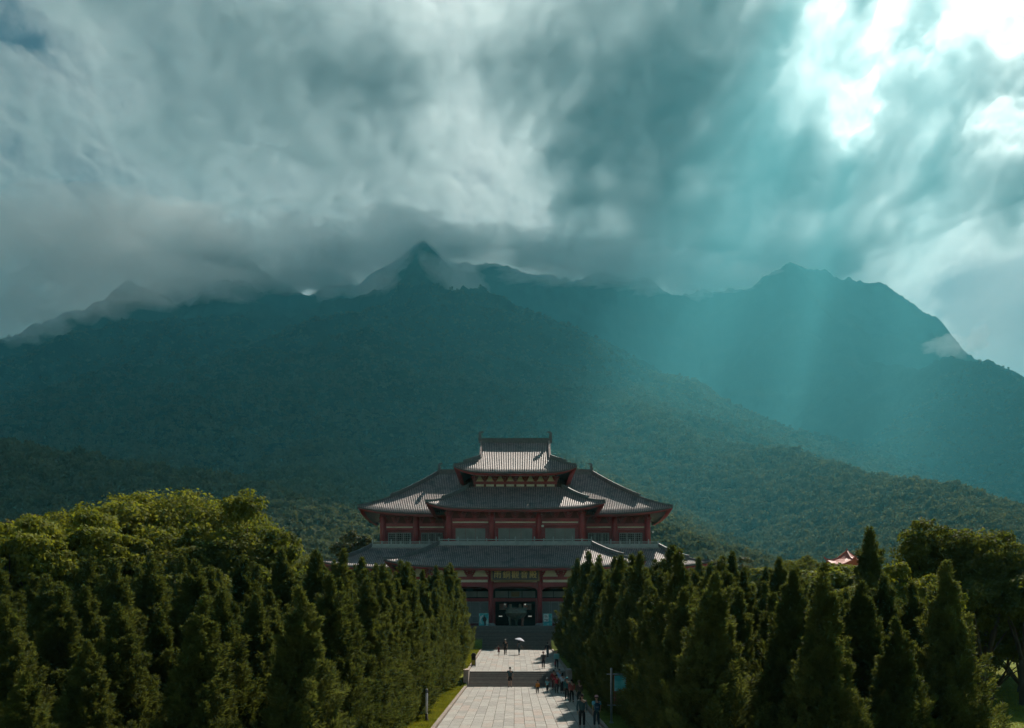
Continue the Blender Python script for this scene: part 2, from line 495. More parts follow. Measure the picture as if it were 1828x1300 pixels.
rng = random.Random(4)
def slab_mesh(w, d, h=0.06, bev=0.012):
    m = MB()
    v = [(-w / 2, -d / 2, -h), (w / 2, -d / 2, -h), (w / 2, d / 2, -h), (-w / 2, d / 2, -h),
         (-w / 2, -d / 2, -bev), (w / 2, -d / 2, -bev), (w / 2, d / 2, -bev), (-w / 2, d / 2, -bev),
         (-w / 2 + bev, -d / 2 + bev, 0), (w / 2 - bev, -d / 2 + bev, 0), (w / 2 - bev, d / 2 - bev, 0), (-w / 2 + bev, d / 2 - bev, 0)]
    fs = [(0, 1, 5, 4), (1, 2, 6, 5), (2, 3, 7, 6), (3, 0, 4, 7), (4, 5, 9, 8), (5, 6, 10, 9), (6, 7, 11, 10), (7, 4, 8, 11), (8, 9, 10, 11)]
    return m.add(v, fs).mesh('paving_slab', M_SLAB)
NCOL = 15
CW = (PX1 - PX0) / NCOL
# lower avenue: bed + slabs
path = MB().box(PX0, PX1, 14.0, Y_ST0 + 0.1, -0.3, -0.014).build('avenue_path', M_JOINT)
tag(path, 'pale stone paved avenue leading to the stairs', 'path', kind='structure')
kinds = [slab_mesh(CW - 0.022, d - 0.022) for d in (1.2, 1.5, 1.8)]
deps = (1.2, 1.5, 1.8)
rest = MB()
near_slabs = []
for c in range(NCOL):
    Y = Y_ST0 - 0.05
    x = PX0 + CW * (c + 0.5)
    first = True
    while Y > 15.5:
        k = rng.choices((0, 1, 2), (2, 4, 4))[0]
        d = deps[k]
        yc = Y - d / 2
        near_slabs.append((abs(yc - 44), x, yc, k))
        Y -= d
near_slabs = [s for s in near_slabs]
vis = sorted([s for s in near_slabs if s[2] > 43.0], key=lambda s: s[2])
for i, (_, x, yc, k) in enumerate(vis[:300]):
    o = link('paving_slab', kinds[k], path, (x, yc, rng.uniform(-0.004, 0.004)))
others = vis[300:] + [s for s in near_slabs if s[2] <= 43.0]
if others:
    for (_, x, yc, k) in others:
        w, d = CW - 0.022, deps[k] - 0.022
        rest.box(x - w / 2, x + w / 2, yc - d / 2, yc + d / 2, -0.05, rng.uniform(-0.003, 0.003))
    tag(rest.build('paving_slabs', M_SLAB, path), kind='stuff')
# upper terrace
def sloped(X0, X1, Y0, Y1, dz, h):
    z0, z1 = terrace_z(Y0 + 1e-4) + dz, terrace_z(Y1 - 1e-4) + dz
    return [(X0, Y0, z0 - h), (X1, Y0, z0 - h), (X1, Y1, z1 - h), (X0, Y1, z1 - h), (X0, Y0, z0), (X1, Y0, z0), (X1, Y1, z1), (X0, Y1, z1)]
BOXF = [(0, 3, 2, 1), (4, 5, 6, 7), (0, 1, 5, 4), (1, 2, 6, 5), (2, 3, 7, 6), (3, 0, 4, 7)]
upper = MB().add(sloped(PX0, PX1, Y_ST1 + 0.001, Y_UP0 - 0.001, -0.014, 0.5), BOXF).build('terrace_path', M_JOINT)
tag(upper, 'sunlit upper terrace paving between the two flights of stairs', 'path', kind='structure')
ups = MB()
for c in range(NCOL):
    Y = Y_ST1
    while Y < Y_UP0 - 0.2:
        d = rng.choice((1.2, 1.5, 1.8))
        d = min(d, Y_UP0 - Y)
        ups.add(sloped(PX0 + CW * c + 0.011, PX0 + CW * (c + 1) - 0.011, Y + 0.011, Y + d - 0.011, rng.uniform(-0.003, 0.003), 0.05), BOXF)
        Y += d
tag(ups.build('paving_slabs', M_SLAB, upper), kind='stuff')

def stairs(name, label, y0, y1, z0, z1, n, x0, x1):
    t = tag(bpy.data.objects.new(name, None), label, 'stairs', kind='structure'); COL.objects.link(t)
    dz, dy = (z1 - z0) / n, (y1 - y0) / n
    for i in range(n):
        m = MB()
        ya, zb = y0 + i * dy, z0 + (i + 1) * dz
        m.box(x0, x1, ya + 0.03, y1 + 0.3, zb - dz - 0.02 if i else zb - dz - 0.3, zb - 0.05)      # riser block
        m.box(x0 - 0.002, x1 + 0.002, ya, ya + dy + 0.05, zb - 0.05, zb - 0.0005 * (n - i))          # tread with nosing
        m.build('step', M_STEP, t)
    return t
stairs('lower_stairs', 'short flight of eight dark stone steps across the avenue', Y_ST0, Y_ST1, 0, Z_UP, 8, PX0 + 0.1, PX1 - 0.1)
zu0 = terrace_z(Y_UP0 - 1e-3)
us = stairs('upper_stairs', 'tall dark stone stairs climbing to the temple platform', Y_UP0, Y_UP1, zu0, 5.12, 19, -9.0, 9.6)

# stone cheeks beside the lower stairs and along the terrace
for sgn, xc, lab in ((-1, PX0 - 0.12, 'pale stone cheek wall left of the lower stairs'), (1, PX1 + 0.12, 'pale stone cheek wall right of the lower stairs')):
    t = thing('stone_cheek', lab, 'stone wall', (xc, Y_ST0, 0), group='stone cheeks of the lower stairs')
    for k, (za, zb) in enumerate(((-0.3, 0.62), (0.63, 1.38))):
        MB().box(-0.22, 0.22, 0.0 + 0.002 * k, 2.3, za, zb).build('stone_block', M_CHEEK, t)
    MB().box(-0.25, 0.25, -0.03, 2.33, 1.382, 1.47).build('coping_stone', M_CHEEK, t)
# kerbs
def kerb(name, label, x, y0, y1, zf, w=0.2, h=0.14):
    t = tag(bpy.data.objects.new(name, None), label, 'kerb', kind='structure'); COL.objects.link(t)
    y = y0
    while y < y1 - 0.3:
        d = min(2.4, y1 - y)
        za, zb = zf(y), zf(y + d - 0.02)
        MB().add([(x - w / 2, y, za - 0.3), (x + w / 2, y, za - 0.3), (x + w / 2, y + d - 0.015, zb - 0.3), (x - w / 2, y + d - 0.015, zb - 0.3),
                  (x - w / 2, y, za + h), (x + w / 2, y, za + h), (x + w / 2, y + d - 0.015, zb + h), (x - w / 2, y + d - 0.015, zb + h)], BOXF).build('kerb_stone', M_KERB, t)
        y += d
    return t
kerb('kerb_left', 'brown stone kerb along the grass verge of the avenue', PX0 - 0.105, 20.0, Y_ST0 - 0.05, lambda y: 0.0)
kerb('kerb_right', 'shaded stone kerb under the right cypress row', PX1 + 0.105, 20.0, Y_ST0 - 0.05, lambda y: 0.0)
kerb('terrace_kerb_left', 'stone kerb on the left edge of the upper terrace', PX0 - 0.105, Y_ST1 + 0.2, Y_UP0, lambda y: terrace_z(y))
kerb('terrace_kerb_right', 'stone kerb on the right edge of the upper terrace', PX1 + 0.105, Y_ST1 + 0.2, Y_UP0, lambda y: terrace_z(y))

# grass blades on the verge and the near lawn
def blades(name, label, X, Y, hgt, mat):
    n = len(X)
    r = np.random.default_rng(7)
    Z = ground_z(X, Y) - 0.02
    a = r.uniform(0, 2 * math.pi, n); w = r.uniform(0.012, 0.03, n); h = hgt * r.uniform(0.5, 1.3, n)
    lx, ly = r.normal(0, 0.35, n) * h, r.normal(0, 0.35, n) * h
    p0 = np.stack([X - w * np.cos(a), Y - w * np.sin(a), Z], 1); p1 = np.stack([X + w * np.cos(a), Y + w * np.sin(a), Z], 1)
    p2 = np.stack([X + lx, Y + ly, Z + h], 1)
    v = np.stack([p0, p1, p2], 1).reshape(-1, 3)
    o = link(name, new_mesh(name, v, np.arange(3 * n).reshape(-1, 3), mat))
    return tag(o, label, 'grass', kind='stuff')
M_BLADE = mat_leaf('grass_blade', (0.15, 0.17, 0.02), (0.32, 0.30, 0.05), 0.4, 0.6)
r_ = np.random.default_rng(3)
n_ = 26000
bx_ = r_.uniform(-5.9, PX0 - 0.22, n_); by_ = r_.uniform(42, 74, n_)
blades('grass_verge', 'bright yellow-green grass verge between kerb and left cypress row', bx_, by_, 0.11, M_BLADE)
n_ = 9000
blades('terrace_grass', 'thin strip of grass left of the upper terrace kerb', r_.uniform(-5.6, PX0 - 0.25, n_), r_.uniform(77, 107, n_), 0.12, M_BLADE)
n_ = 40000
blades('lawn_blades', 'sunny lawn under the broadleaf trees on the right', r_.uniform(19, 50, n_), r_.uniform(40, 80, n_), 0.14, M_BLADE)
# ------------------------------------------------------------------ temple hall
M_RED = mat_var('red_lacquer', (0.24, 0.032, 0.042), (0.33, 0.048, 0.058), 0.8, 0.55, 0.1, 6.0, dirt=(0.12, 0.028, 0.032))
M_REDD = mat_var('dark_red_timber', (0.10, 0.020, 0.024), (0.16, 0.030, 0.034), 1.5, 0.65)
M_CREAM = mat_var('cream_plaster', (0.62, 0.58, 0.47), (0.74, 0.70, 0.58), 1.2, 0.85, dirt=(0.50, 0.46, 0.37))
M_TILE = mat_var('grey_roof_tile', (0.25, 0.175, 0.165), (0.42, 0.305, 0.285), 2.2, 0.46, 0.35, 9.0, spec=0.45, dirt=(0.10, 0.10, 0.10))
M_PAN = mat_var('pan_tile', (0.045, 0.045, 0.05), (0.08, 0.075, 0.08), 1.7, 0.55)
M_RIDGE = mat_var('ridge_tile', (0.07, 0.075, 0.08), (0.13, 0.13, 0.135), 3.0, 0.6)
M_STONE = mat_var('grey_balustrade_stone', (0.27, 0.31, 0.31), (0.38, 0.42, 0.42), 1.4, 0.8, 0.2, 8.0)
M_PLINTH = mat_var('plinth_stone', (0.22, 0.23, 0.22), (0.32, 0.33, 0.31), 2.0, 0.8)
M_LATT = mat_var('grey_lattice', (0.26, 0.27, 0.27), (0.36, 0.36, 0.35), 2.0, 0.7)
M_SCREEN = mat_var('grey_screen', (0.17, 0.18, 0.18), (0.24, 0.245, 0.24), 0.8, 0.8)
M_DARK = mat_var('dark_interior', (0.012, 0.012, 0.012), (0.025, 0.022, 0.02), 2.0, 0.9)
M_BOARD = mat_var('black_lacquer', (0.010, 0.011, 0.013), (0.02, 0.02, 0.022), 2.0, 0.4)
M_GOLD = mat_var('aged_gold', (0.42, 0.29, 0.08), (0.60, 0.43, 0.14), 5.0, 0.45, metallic=0.5)
M_GILT = mat_var('dull_gilt_wood', (0.16, 0.10, 0.04), (0.26, 0.17, 0.07), 6.0, 0.6)

XC = 0.07
temple = thing('temple_hall', 'red three-tiered temple hall with sweeping grey tiled roofs below the mountains', 'temple', (XC, 120.0, 5.12))
def tp(mb, name, mat, parent=None, smooth=False):
    """part of the temple; vertices given as (x from the centre line, world y, world z)"""
    o = mb.build(name, mat, parent if parent is not None else temple, smooth)
    if parent is None: o.location = (0, -120.0, -5.12)
    return o

def roof(name, label, yc, A, B, Z, tb, lift, spacing=0.27, flare=0.35, ridge_w=0.34):
    """A(t), B(t): half extents at t (0 eave .. 1 top); side slopes stop at tb"""
    NT, NU = 14, 40
    def pos(side, u, t):
        a, b = A(t), B(t)
        e = abs(u) ** 7 * (1 - t) ** 3
        e2 = abs(u) ** 2.2 * (1 - t) ** 2 * 0.25
        z = Z(t) + lift * (e * 0.85 + e2)
        if side == 0: return (u * a + math.copysign(flare * e, u), yc - b - flare * e, z)
        if side == 2: return (u * a + math.copysign(flare * e, u), yc + b + flare * e, z)
        if side == 1: return (a + flare * e, yc + u * b + math.copysign(flare * e, u), z)
        return (-a - flare * e, yc + u * b + math.copysign(flare * e, u), z)
    deck_ = MB(); tiles = MB(); fascia = MB()
    for side in range(4):
        tm = 1.0 if side in (0, 2) else tb
        V = []
        for j in range(NT + 1):
            t = tm * j / NT
            for i in range(NU + 1):
                V.append(pos(side, -1 + 2 * i / NU, t))
        n = len(V)
        V2 = [(x, y, z - 0.22) for x, y, z in V]
        F = []
        for j in range(NT):
            for i in range(NU):
                a = j * (NU + 1) + i
                q = (a, a + 1, a + NU + 2, a + NU + 1)
                if side in (2, 3): q = q[::-1]
                F.append(q if side != 1 else q)
                F.append(tuple(k + n for k in q[::-1]))
        for i in range(NU):
            F.append((i, i + n, i + 1 + n, i + 1))
        deck_.add(V + V2, F)
        # fascia: red board and rafter ends under the tile edge
        pts = []
        for i in range(NU + 1):
            x, y, z = pos(side, -1 + 2 * i / NU, 0.0)
            pts.append((x * 0.998, yc + (y - yc) * 0.998, z))
        v, fs = [], []
        for k, (x, y, z) in enumerate(pts):
            ins = 0.75
            if side == 0: qx, qy = x * (1 - ins / max(A(0), 1)), y + ins
            elif side == 2: qx, qy = x * (1 - ins / max(A(0), 1)), y - ins
            elif side == 1: qx, qy = x - ins, yc + (y - yc) * (1 - ins / max(B(0), 1))
            else: qx, qy = x + ins, yc + (y - yc) * (1 - ins / max(B(0), 1))
            v += [(x, y, z - 0.06), (x, y, z - 0.30), ((x + qx) / 2, (y + qy) / 2, z - 0.34), ((x + qx) / 2, (y + qy) / 2, z - 0.52), (qx, qy, z - 0.50)]
        for k in range(NU):
            for m in range(4):
                a = k * 5 + m
                fs.append((a, a + 1, a + 6, a + 5))
        fascia.add(v, fs)
        # round tile rows
        half = A(0) if side in (0, 2) else B(0)
        cnt = int(2 * half / spacing)
        ns = 9
        for c in range(cnt + 1):
            s = -half + 2 * half * (c + 0.5) / (cnt + 1)
            line = []
            for j in range(ns + 1):
                t = tm * j / ns
                w = A(t) if side in (0, 2) else B(t)
                if abs(s) > w - 0.02:
                    # end on the hip
                    t0, t1 = tm * (j - 1) / ns, t
                    for _ in range(12):
                        tmid = (t0 + t1) / 2
                        wm = A(tmid) if side in (0, 2) else B(tmid)
                        if abs(s) > wm - 0.02: t1 = tmid
                        else: t0 = tmid
                    if j > 0: line.append(pos(side, max(-1, min(1, s / max(A(t0) if side in (0, 2) else B(t0), 0.01))), t0))
                    break
                line.append(pos(side, s / w, t))
            if len(line) < 2: continue
            r = 0.088
            v, fs = [], []
            for (x, y, z) in line:
                if side in (0, 2): v += [(x - r, y, z - 0.02), (x - r * 0.75, y, z + 0.085), (x + r * 0.75, y, z + 0.085), (x + r, y, z - 0.02)]
                else: v += [(x, y - r, z - 0.02), (x, y - r * 0.75, z + 0.085), (x, y + r * 0.75, z + 0.085), (x, y + r, z - 0.02)]
            for k in range(len(line) - 1):
                for m in range(3):
                    a = k * 4 + m
                    fs.append((a, a + 1, a + 5, a + 4) if side in (0, 3) else (a + 4, a + 5, a + 1, a))
            fs.append((3, 2, 1, 0))
            tiles.add(v, fs)
    rf = tp(deck_, name, M_PAN)
    if label: rf['label'] = label
    tag(tiles.build('tile_rows', M_TILE, rf, True), kind='stuff')
    fascia.build('eave_fascia', M_RED, rf)
    # hip ridges
    for su in (-1, 1):
        for side in (0, 2):
            pts = [pos(side, su, tb * k / 24) for k in range(25)]
            MB().sweep([(x, y, z + 0.02) for x, y, z in pts], ridge_w * 0.8, -0.1, 0.26).build('hip_ridge', M_RIDGE, rf)
            cut = [p for k, p in enumerate(pts) if k >= 9]
            m = MB().sweep([(x, y, z) for x, y, z in cut], ridge_w * 1.2, 0.2, 0.62)
            m.build('hip_crest', M_RIDGE, rf)
    return rf, pos

def prof(z0, z1, c):
    return lambda t: z0 + (z1 - z0) * (c * t + (1 - c) * t * t)
def lin(a, b): return lambda t: a + (b - a) * t

# roofs (front eave, depth, heights in world metres)
lw, _ = roof('lower_wing_roof', None, 140.0, lin(27.7, 21.7), lin(18.8, 12.8), prof(13.37, 17.0, 0.82), 1.0, 0.95)
lp, _ = roof('lower_porch_roof', None, 134.5, lin(17.9, 11.24), lin(17.5, 11.0), prof(13.37, 17.0, 0.82), 1.0, 0.95)
uw, _ = roof('main_roof', None, 136.1, lin(23.7, 12.4), lin(7.6, 0.0), prof(22.27, 29.7, 0.85), 1.0, 0.95)
up_, _ = roof('upper_porch_roof', None, 136.3, lin(12.7, 7.2), lin(14.0, 8.5), prof(22.27, 26.07, 0.82), 1.0, 0.85)
TBK = 3.0 / 7.0
def A_t(t): return 8.83 + (5.35 - 8.83) * min(t / TBK, 1.0)
tr, tpos = roof('tower_roof', None, 132.5, A_t, lin(7.0, 0.0), prof(28.07, 34.0, 0.9), TBK, 0.85)

# gable walls, verges and ridges of the tower roof
for s in (-1, 1):
    P = [(132.5 + sy * 7.0 * (1 - t), prof(28.07, 34.0, 0.9)(t) - 0.05) for sy, t in [(-1, TBK + (1 - TBK) * k / 8) for k in range(9)] + [(1, 1 - (1 - TBK) * k / 8) for k in range(1, 9)]]
    m = MB().prism(P, 'x', s * 5.0, s * 5.12)
    m.build('gable_board', M_REDD, tr)
    for sy in (-1, 1):
        pts = [(s * 5.33, 132.5 + sy * 7.0 * (1 - t), prof(28.07, 34.0, 0.9)(t)) for t in [TBK + (1 - TBK) * k / 10 for k in range(11)]]
        MB().sweep(pts, 0.34, -0.12, 0.42).build('verge_ridge', M_TILE, tr)
def owl_tail(sgn, x, y, z, h, w=0.3):
    """upturned ridge-end ornament, curling back over the ridge"""
    P = [(0.28, 0), (0.32, 0.35), (0.26, 0.62), (0.30, 0.86), (0.12, 0.98), (-0.22, 1.0), (-0.42, 0.92), (-0.20, 0.90), (-0.02, 0.82), (-0.10, 0.6), (-0.16, 0.3), (-0.5, 0.12), (-0.55, 0)]
    return MB().prism([(x + sgn * px * h * 0.62, z + pz * h) for px, pz in P], 'y', y - w / 2, y + w / 2)
MB().box(-5.3, 5.3, 132.32, 132.68, 33.85, 34.57).box(-5.2, 5.2, 132.25, 132.75, 34.57, 34.65).build('main_ridge', M_RIDGE, tr)
MB().box(-12.3, 12.3, 135.9, 136.3, 29.5, 30.3).box(-12.2, 12.2, 135.82, 136.38, 30.3, 30.39).build('main_ridge', M_RIDGE, uw)
for s in (-1, 1):
    owl_tail(s, s * 5.45, 132.5, 33.9, 1.85).build('ridge_ornament', M_RIDGE, tr)
    owl_tail(s, s * 12.2, 136.1, 29.75, 1.7).build('ridge_ornament', M_RIDGE, uw)

# platform
tp(MB().box(-34, 34, Y_UP1 + 0.28, 160.0, 3.6, 5.12), 'platform', M_PLINTH)
for a, b in ((-34.2, -9.05), (9.65, 34.2)): tp(MB().box(a, b, Y_UP1 + 0.05, Y_UP1 + 0.5, 3.2, 5.16), 'platform_edge', M_PLINTH)

# ---- columns
COLM = {}
def column(x, y, z0, z1, r, plinth=True):
    m = MB().frustum(0, 0, 0.0, z1 - z0, r, r * 0.93, 16)
    o = m.build('column', M_RED, temple, True)
    o.location = (x, y - 120.0, z0 - 5.12)
    for p in o.data.polygons: p.use_smooth = len(p.vertices) == 4
    if plinth:
        q = MB().lathe(0, 0, [(r * 1.9, 0.0), (r * 1.9, 0.12), (r * 1.75, 0.24), (r * 1.4, 0.36), (r * 1.15, 0.42)], 16).build('column_base', M_PLINTH, o)
    return o
for x in (-15.2, -9.5, -3.5, 3.5, 9.5, 15.2): column(x, 120.0, 5.12, 13.9, 0.36)
for x in (-24.2, -19.6, 19.6, 24.2): column(x, 124.4, 5.12, 14.2, 0.36)
for x in (-9.85, -3.5, 3.5, 9.85): column(x, 125.0, 17.0, 23.2, 0.45, False)
for x in (-20.7, -15.5, -10.6, 10.6, 15.5, 20.7): column(x, 131.5, 17.0, 23.2, 0.5, False)

# ---- ground storey
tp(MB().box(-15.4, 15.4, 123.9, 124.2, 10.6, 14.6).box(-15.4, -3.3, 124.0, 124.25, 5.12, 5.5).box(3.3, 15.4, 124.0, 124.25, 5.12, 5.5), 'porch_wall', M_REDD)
tp(MB().box(-25.0, -15.4, 125.0, 125.4, 5.12, 15.0).box(15.4, 25.0, 125.0, 125.4, 5.12, 15.0).box(-25.0, -24.6, 125.4, 150, 5.12, 15.0).box(24.6, 25.0, 125.4, 150, 5.12, 15.0)
   .box(-25.0, 25.0, 149.9, 150.3, 5.12, 15.0), 'outer_wall', M_RED)
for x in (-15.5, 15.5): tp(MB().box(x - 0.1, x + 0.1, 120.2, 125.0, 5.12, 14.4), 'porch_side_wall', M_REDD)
def beam_set(x0, x1, y, zs, brace=True):
    """zs: bottom beam, strip, upper beam levels"""
    zb0, zb1, zc0, zc1, zu0, zu1 = zs
    tp(MB().box(x0, x1, y - 0.22, y + 0.22, zb0, zb1), 'beam', M_RED)
    tp(MB().box(x0 + 0.1, x1 - 0.1, y - 0.10, y + 0.12, zb1 + 0.002, zu0 - 0.002), 'plaster_strip', M_CREAM)
    tp(MB().box(x0, x1, y - 0.24, y + 0.20, zu0, zu1), 'beam', M_RED)
    if brace:
        for xe, s in ((x0, 1), (x1, -1)):
            tp(MB().prism([(xe, zb0 - 0.002), (xe + s * 1.1, zb0 - 0.002), (xe + s * 0.85, zb0 - 0.10), (xe + s * 0.35, zb0 - 0.18), (xe + s * 0.12, zb0 - 0.45), (xe, zb0 - 0.5)], 'y', y - 0.1, y + 0.1), 'brace', M_RED)
def bracket(x, y, z0, w0, w1, h, out=1.1, n=5):
    m = MB()
    for k in range(n):
        f0 = k / (n - 1)
        w = (w0 + (w1 - w0) * f0 ** 0.8) / 2
        za, zb = z0 + h * k / n, z0 + h * (k + 0.72) / n
        yo = y - 0.25 - out * f0
        m.box(x - w, x + w, y - 0.12 - 0.004 * k, y + 0.1, za, zb)
        m.box(x - 0.14, x + 0.14, yo, y - 0.13, za + 0.003, zb - 0.003)
        for q in (-1, 0, 1):
            m.box(x + q * w * 0.86 - 0.13, x + q * w * 0.86 + 0.13, y - 0.2, y + 0.08, zb - 0.001, z0 + h * (k + 1) / n + 0.001)
    return tp(m, 'bracket_set', M_RED)
ZS1 = (10.75, 11.35, 11.43, 11.72, 11.72, 12.15)
xs1 = (-15.2, -9.5, -3.5, 3.5, 9.5, 15.2)
for a, b in zip(xs1[:-1], xs1[1:]): beam_set(a + 0.34, b - 0.34, 120.0, ZS1)
for x in (-15.2, -12.4, -9.5, -6.5, -3.5, 3.5, 6.5, 9.5, 12.4, 15.2): bracket(x, 120.0, 12.16, 0.9, 2.05, 1.35)
bxs = [-15.2, -12.4, -9.5, -6.5, -3.5, 3.5, 6.5, 9.5, 12.4, 15.2]
for a, b in zip(bxs[:-1], bxs[1:]):
    tp(MB().box(a + 0.3, b - 0.3, 120.02, 120.16, 12.17, 14.2), 'plaster_panel', M_CREAM)
for s in (-1, 1):
    for a, b in ((15.6, 19.6), (19.6, 24.2)):
        x0, x1 = (a, b) if s > 0 else (-b, -a)
        beam_set(x0 + 0.34, x1 - 0.34, 124.4, ZS1, False)
    for x in (17.4, 19.6, 21.9, 24.2): bracket(s * x, 124.4, 12.16, 0.9, 1.9, 1.35)
    for a, b in ((15.7, 17.4), (17.4, 19.6), (19.6, 21.9), (21.9, 24.2)):
        tp(MB().box(min(s * a, s * b) + 0.25, max(s * a, s * b) - 0.25, 124.42, 124.56, 12.17, 14.4), 'plaster_panel', M_CREAM)
# doors and transoms behind the porch
def lattice(x0, x1, y, z0, z1, name, nx=4, mode='grid', rail=0.09):
    """framed panel with bars; returns the part"""
    m = MB()
    for a, b in ((x0, x0 + rail), (x1 - rail, x1)): m.box(a, b, y - 0.05, y + 0.05, z0, z1)
    for a, b in ((z0, z0 + rail), (z1 - rail, z1)): m.box(x0 + rail, x1 - rail, y - 0.045, y + 0.045, a, b)
    o = tp(m, name, M_LATT)
    w = x1 - x0
    for k in range(1, nx):
        xx = x0 + w * k / nx
        MB().box(xx - 0.03, xx + 0.03, y - 0.03, y + 0.03, z0 + rail, z1 - rail).build('lattice_bar', M_LATT, o)
    nz = max(2, int((z1 - z0) / (w / nx) / 1.2))
    for k in range(1, nz):
        zz = z0 + (z1 - z0) * k / nz
        MB().box(x0 + rail, x1 - rail, y - 0.022, y + 0.022, zz - 0.025, zz + 0.025).build('lattice_bar', M_LATT, o)
    return o
bays = [(-14.9, -9.9), (-9.1, -3.9), (3.9, 9.1), (9.9, 14.9)]
for a, b in bays:
    for k in range(4):
        x0, x1 = a + (b - a) * k / 4 + 0.03, a + (b - a) * (k + 1) / 4 - 0.03
        o = tp(MB().box(x0, x1, 123.98, 124.04, 5.5, 8.7), 'door_leaf', M_SCREEN)
        for za, zb in ((5.5, 5.62), (6.5, 6.62), (8.58, 8.7)): MB().box(x0, x1, 123.9, 123.977, za, zb).build('rail', M_LATT, o)
        for xa, xb in ((x0, x0 + 0.1), (x1 - 0.1, x1)): MB().box(xa, xb, 123.91, 123.976, 5.62, 8.58).build('stile', M_LATT, o)
    for k in range(3):
        x0, x1 = a + (b - a) * k / 3 + 0.04, a + (b - a) * (k + 1) / 3 - 0.04
        tp(MB().box(x0, x1, 123.86, 123.9, 9.35, 10.2), 'transom_panel', M_SCREEN)
tp(MB().box(-15.3, 15.3, 123.8, 124.1, 8.72, 9.2), 'lintel', M_RED)
for k in range(3):
    tp(MB().box(-3.0 + k * 2.0 + 0.05, -1.0 + k * 2.0 - 0.05, 123.86, 123.9, 9.3, 10.25), 'transom_panel', M_SCREEN)
tp(MB().box(-0.6, 0.6, 123.78, 123.85, 9.42, 10.18), 'plaque', M_GILT)
for x in (-3.15, 3.15): tp(MB().box(x - 0.2, x + 0.2, 123.85, 124.15, 5.12, 8.72), 'door_jamb', M_RED)
# hall interior seen through the open door
tp(MB().box(-9, 9, 136.0, 136.3, 5.12, 12).box(-9.2, -9.0, 124.3, 136, 5.12, 12).box(9.0, 9.2, 124.3, 136, 5.12, 12).box(-9, 9, 124.3, 136, 11.2, 11.4), 'inner_room', M_DARK)
M_DRAPE = mat_var('pink_drape', (0.38, 0.20, 0.17), (0.50, 0.28, 0.23), 1.5, 0.8)
def mat_emit(name, col, s):
    m, nt, N, L, b = mat_new(name)
    b.inputs['Base Color'].default_value = (*col, 1)
    b.inputs['Emission Color'].default_value = (*col, 1); b.inputs['Emission Strength'].default_value = s
    return m
M_LAMP = mat_emit('lamp_glow', (1.0, 0.95, 0.85), 0.22)
for s in (-1, 1):
    d = tp(MB().box(s * 1.85 - 0.62, s * 1.85 + 0.62, 128.6, 128.7, 7.55, 8.5), 'drape', M_DRAPE)
    for k in range(4): MB().box(s * 1.85 - 0.5 + k * 0.3, s * 1.85 - 0.36 + k * 0.3, 128.52, 128.598, 7.56, 8.48).build('fold', M_DRAPE, d)
    l = tp(MB().lathe(s * 1.55, 128.2, [(0.05, 8.28), (0.16, 8.32), (0.17, 8.42), (0.06, 8.5)], 10), 'ceiling_lamp', M_LAMP)
    MB().box(s * 1.55 - 0.01, s * 1.55 + 0.01, 128.19, 128.21, 8.5, 11.2).build('lamp_cord', M_BOARD, l)
    tp(MB().box(s * 2.25 - 0.26, s * 2.25 + 0.26, 128.2, 128.3, 6.52, 6.64), 'tube_lamp', M_LAMP)
    tp(MB().lathe(s * 0.75, 129.0, [(0.16, 7.7), (0.22, 7.8), (0.22, 8.35), (0.16, 8.45)], 10), 'lantern', M_CREAM)

# name board
sb = tp(MB().box(-3.2, 3.2, 118.55, 118.75, 11.62, 13.05), 'name_board', M_BOARD)
fr = MB().box(-3.42, 3.42, 118.5, 118.8, 11.42, 11.62).box(-3.42, -3.2, 118.5, 118.8, 11.622, 13.05).box(3.2, 3.42, 118.5, 118.8, 11.622, 13.05).box(-3.42, 3.42, 118.5, 118.8, 13.052, 13.2)
fr.build('board_frame', M_GILT, sb)
def text_mesh(body, size, depth, mat):
    c = bpy.data.curves.new('lettering', 'FONT')
    c.body = body; c.size = size; c.extrude = depth; c.align_x = 'CENTER'; c.align_y = 'CENTER'
    o = bpy.data.objects.new('lettering', c); COL.objects.link(o)
    dg = bpy.context.evaluated_depsgraph_get(); dg.update()
    me = bpy.data.meshes.new_from_object(o.evaluated_get(dg))
    bpy.data.objects.remove(o); bpy.data.curves.remove(c)
    me.materials.clear(); me.materials.append(mat)
    me.transform(Matrix.Rotation(R(90), 4, 'X'))
    # recentre
    b = np.array([v.co[:] for v in me.vertices]); mid = (b.min(0) + b.max(0)) / 2
    me.transform(Matrix.Translation((-mid[0], 0, -mid[2])))
    return me
for i, ch in enumerate('雨銅觀音殿'):
    me = text_mesh(ch, 1.12, 0.03, M_GOLD)
    o = link('letter', me, sb, (-2.5 + i * 1.25, 118.52, 12.36))

# ---- upper storey walls
tp(MB().box(-9.9, 9.9, 125.2, 125.5, 17.0, 23.7).box(-9.9, -9.6, 125.5, 131.5, 17.0, 23.6).box(9.6, 9.9, 125.5, 131.5, 17.0, 23.6), 'upper_porch_wall', M_RED)
tp(MB().box(-20.8, -9.9, 131.7, 132.0, 17.0, 24.5).box(9.9, 20.8, 131.7, 132.0, 17.0, 24.5).box(-20.8, -20.5, 132.0, 140.4, 17.0, 23.6).box(20.5, 20.8, 132.0, 140.4, 17.0, 23.6).box(-20.8, 20.8, 140.4, 140.7, 17, 24.0), 'upper_wall', M_RED)
tp(MB().box(-11.3, 11.3, 123.3, 131.4, 16.8, 17.02).box(-21.8, 21.8, 126.9, 150, 16.78, 17.0), 'gallery_floor', M_PLINTH)
ZS2 = (20.0, 20.42, 20.45, 20.62, 20.62, 21.1)
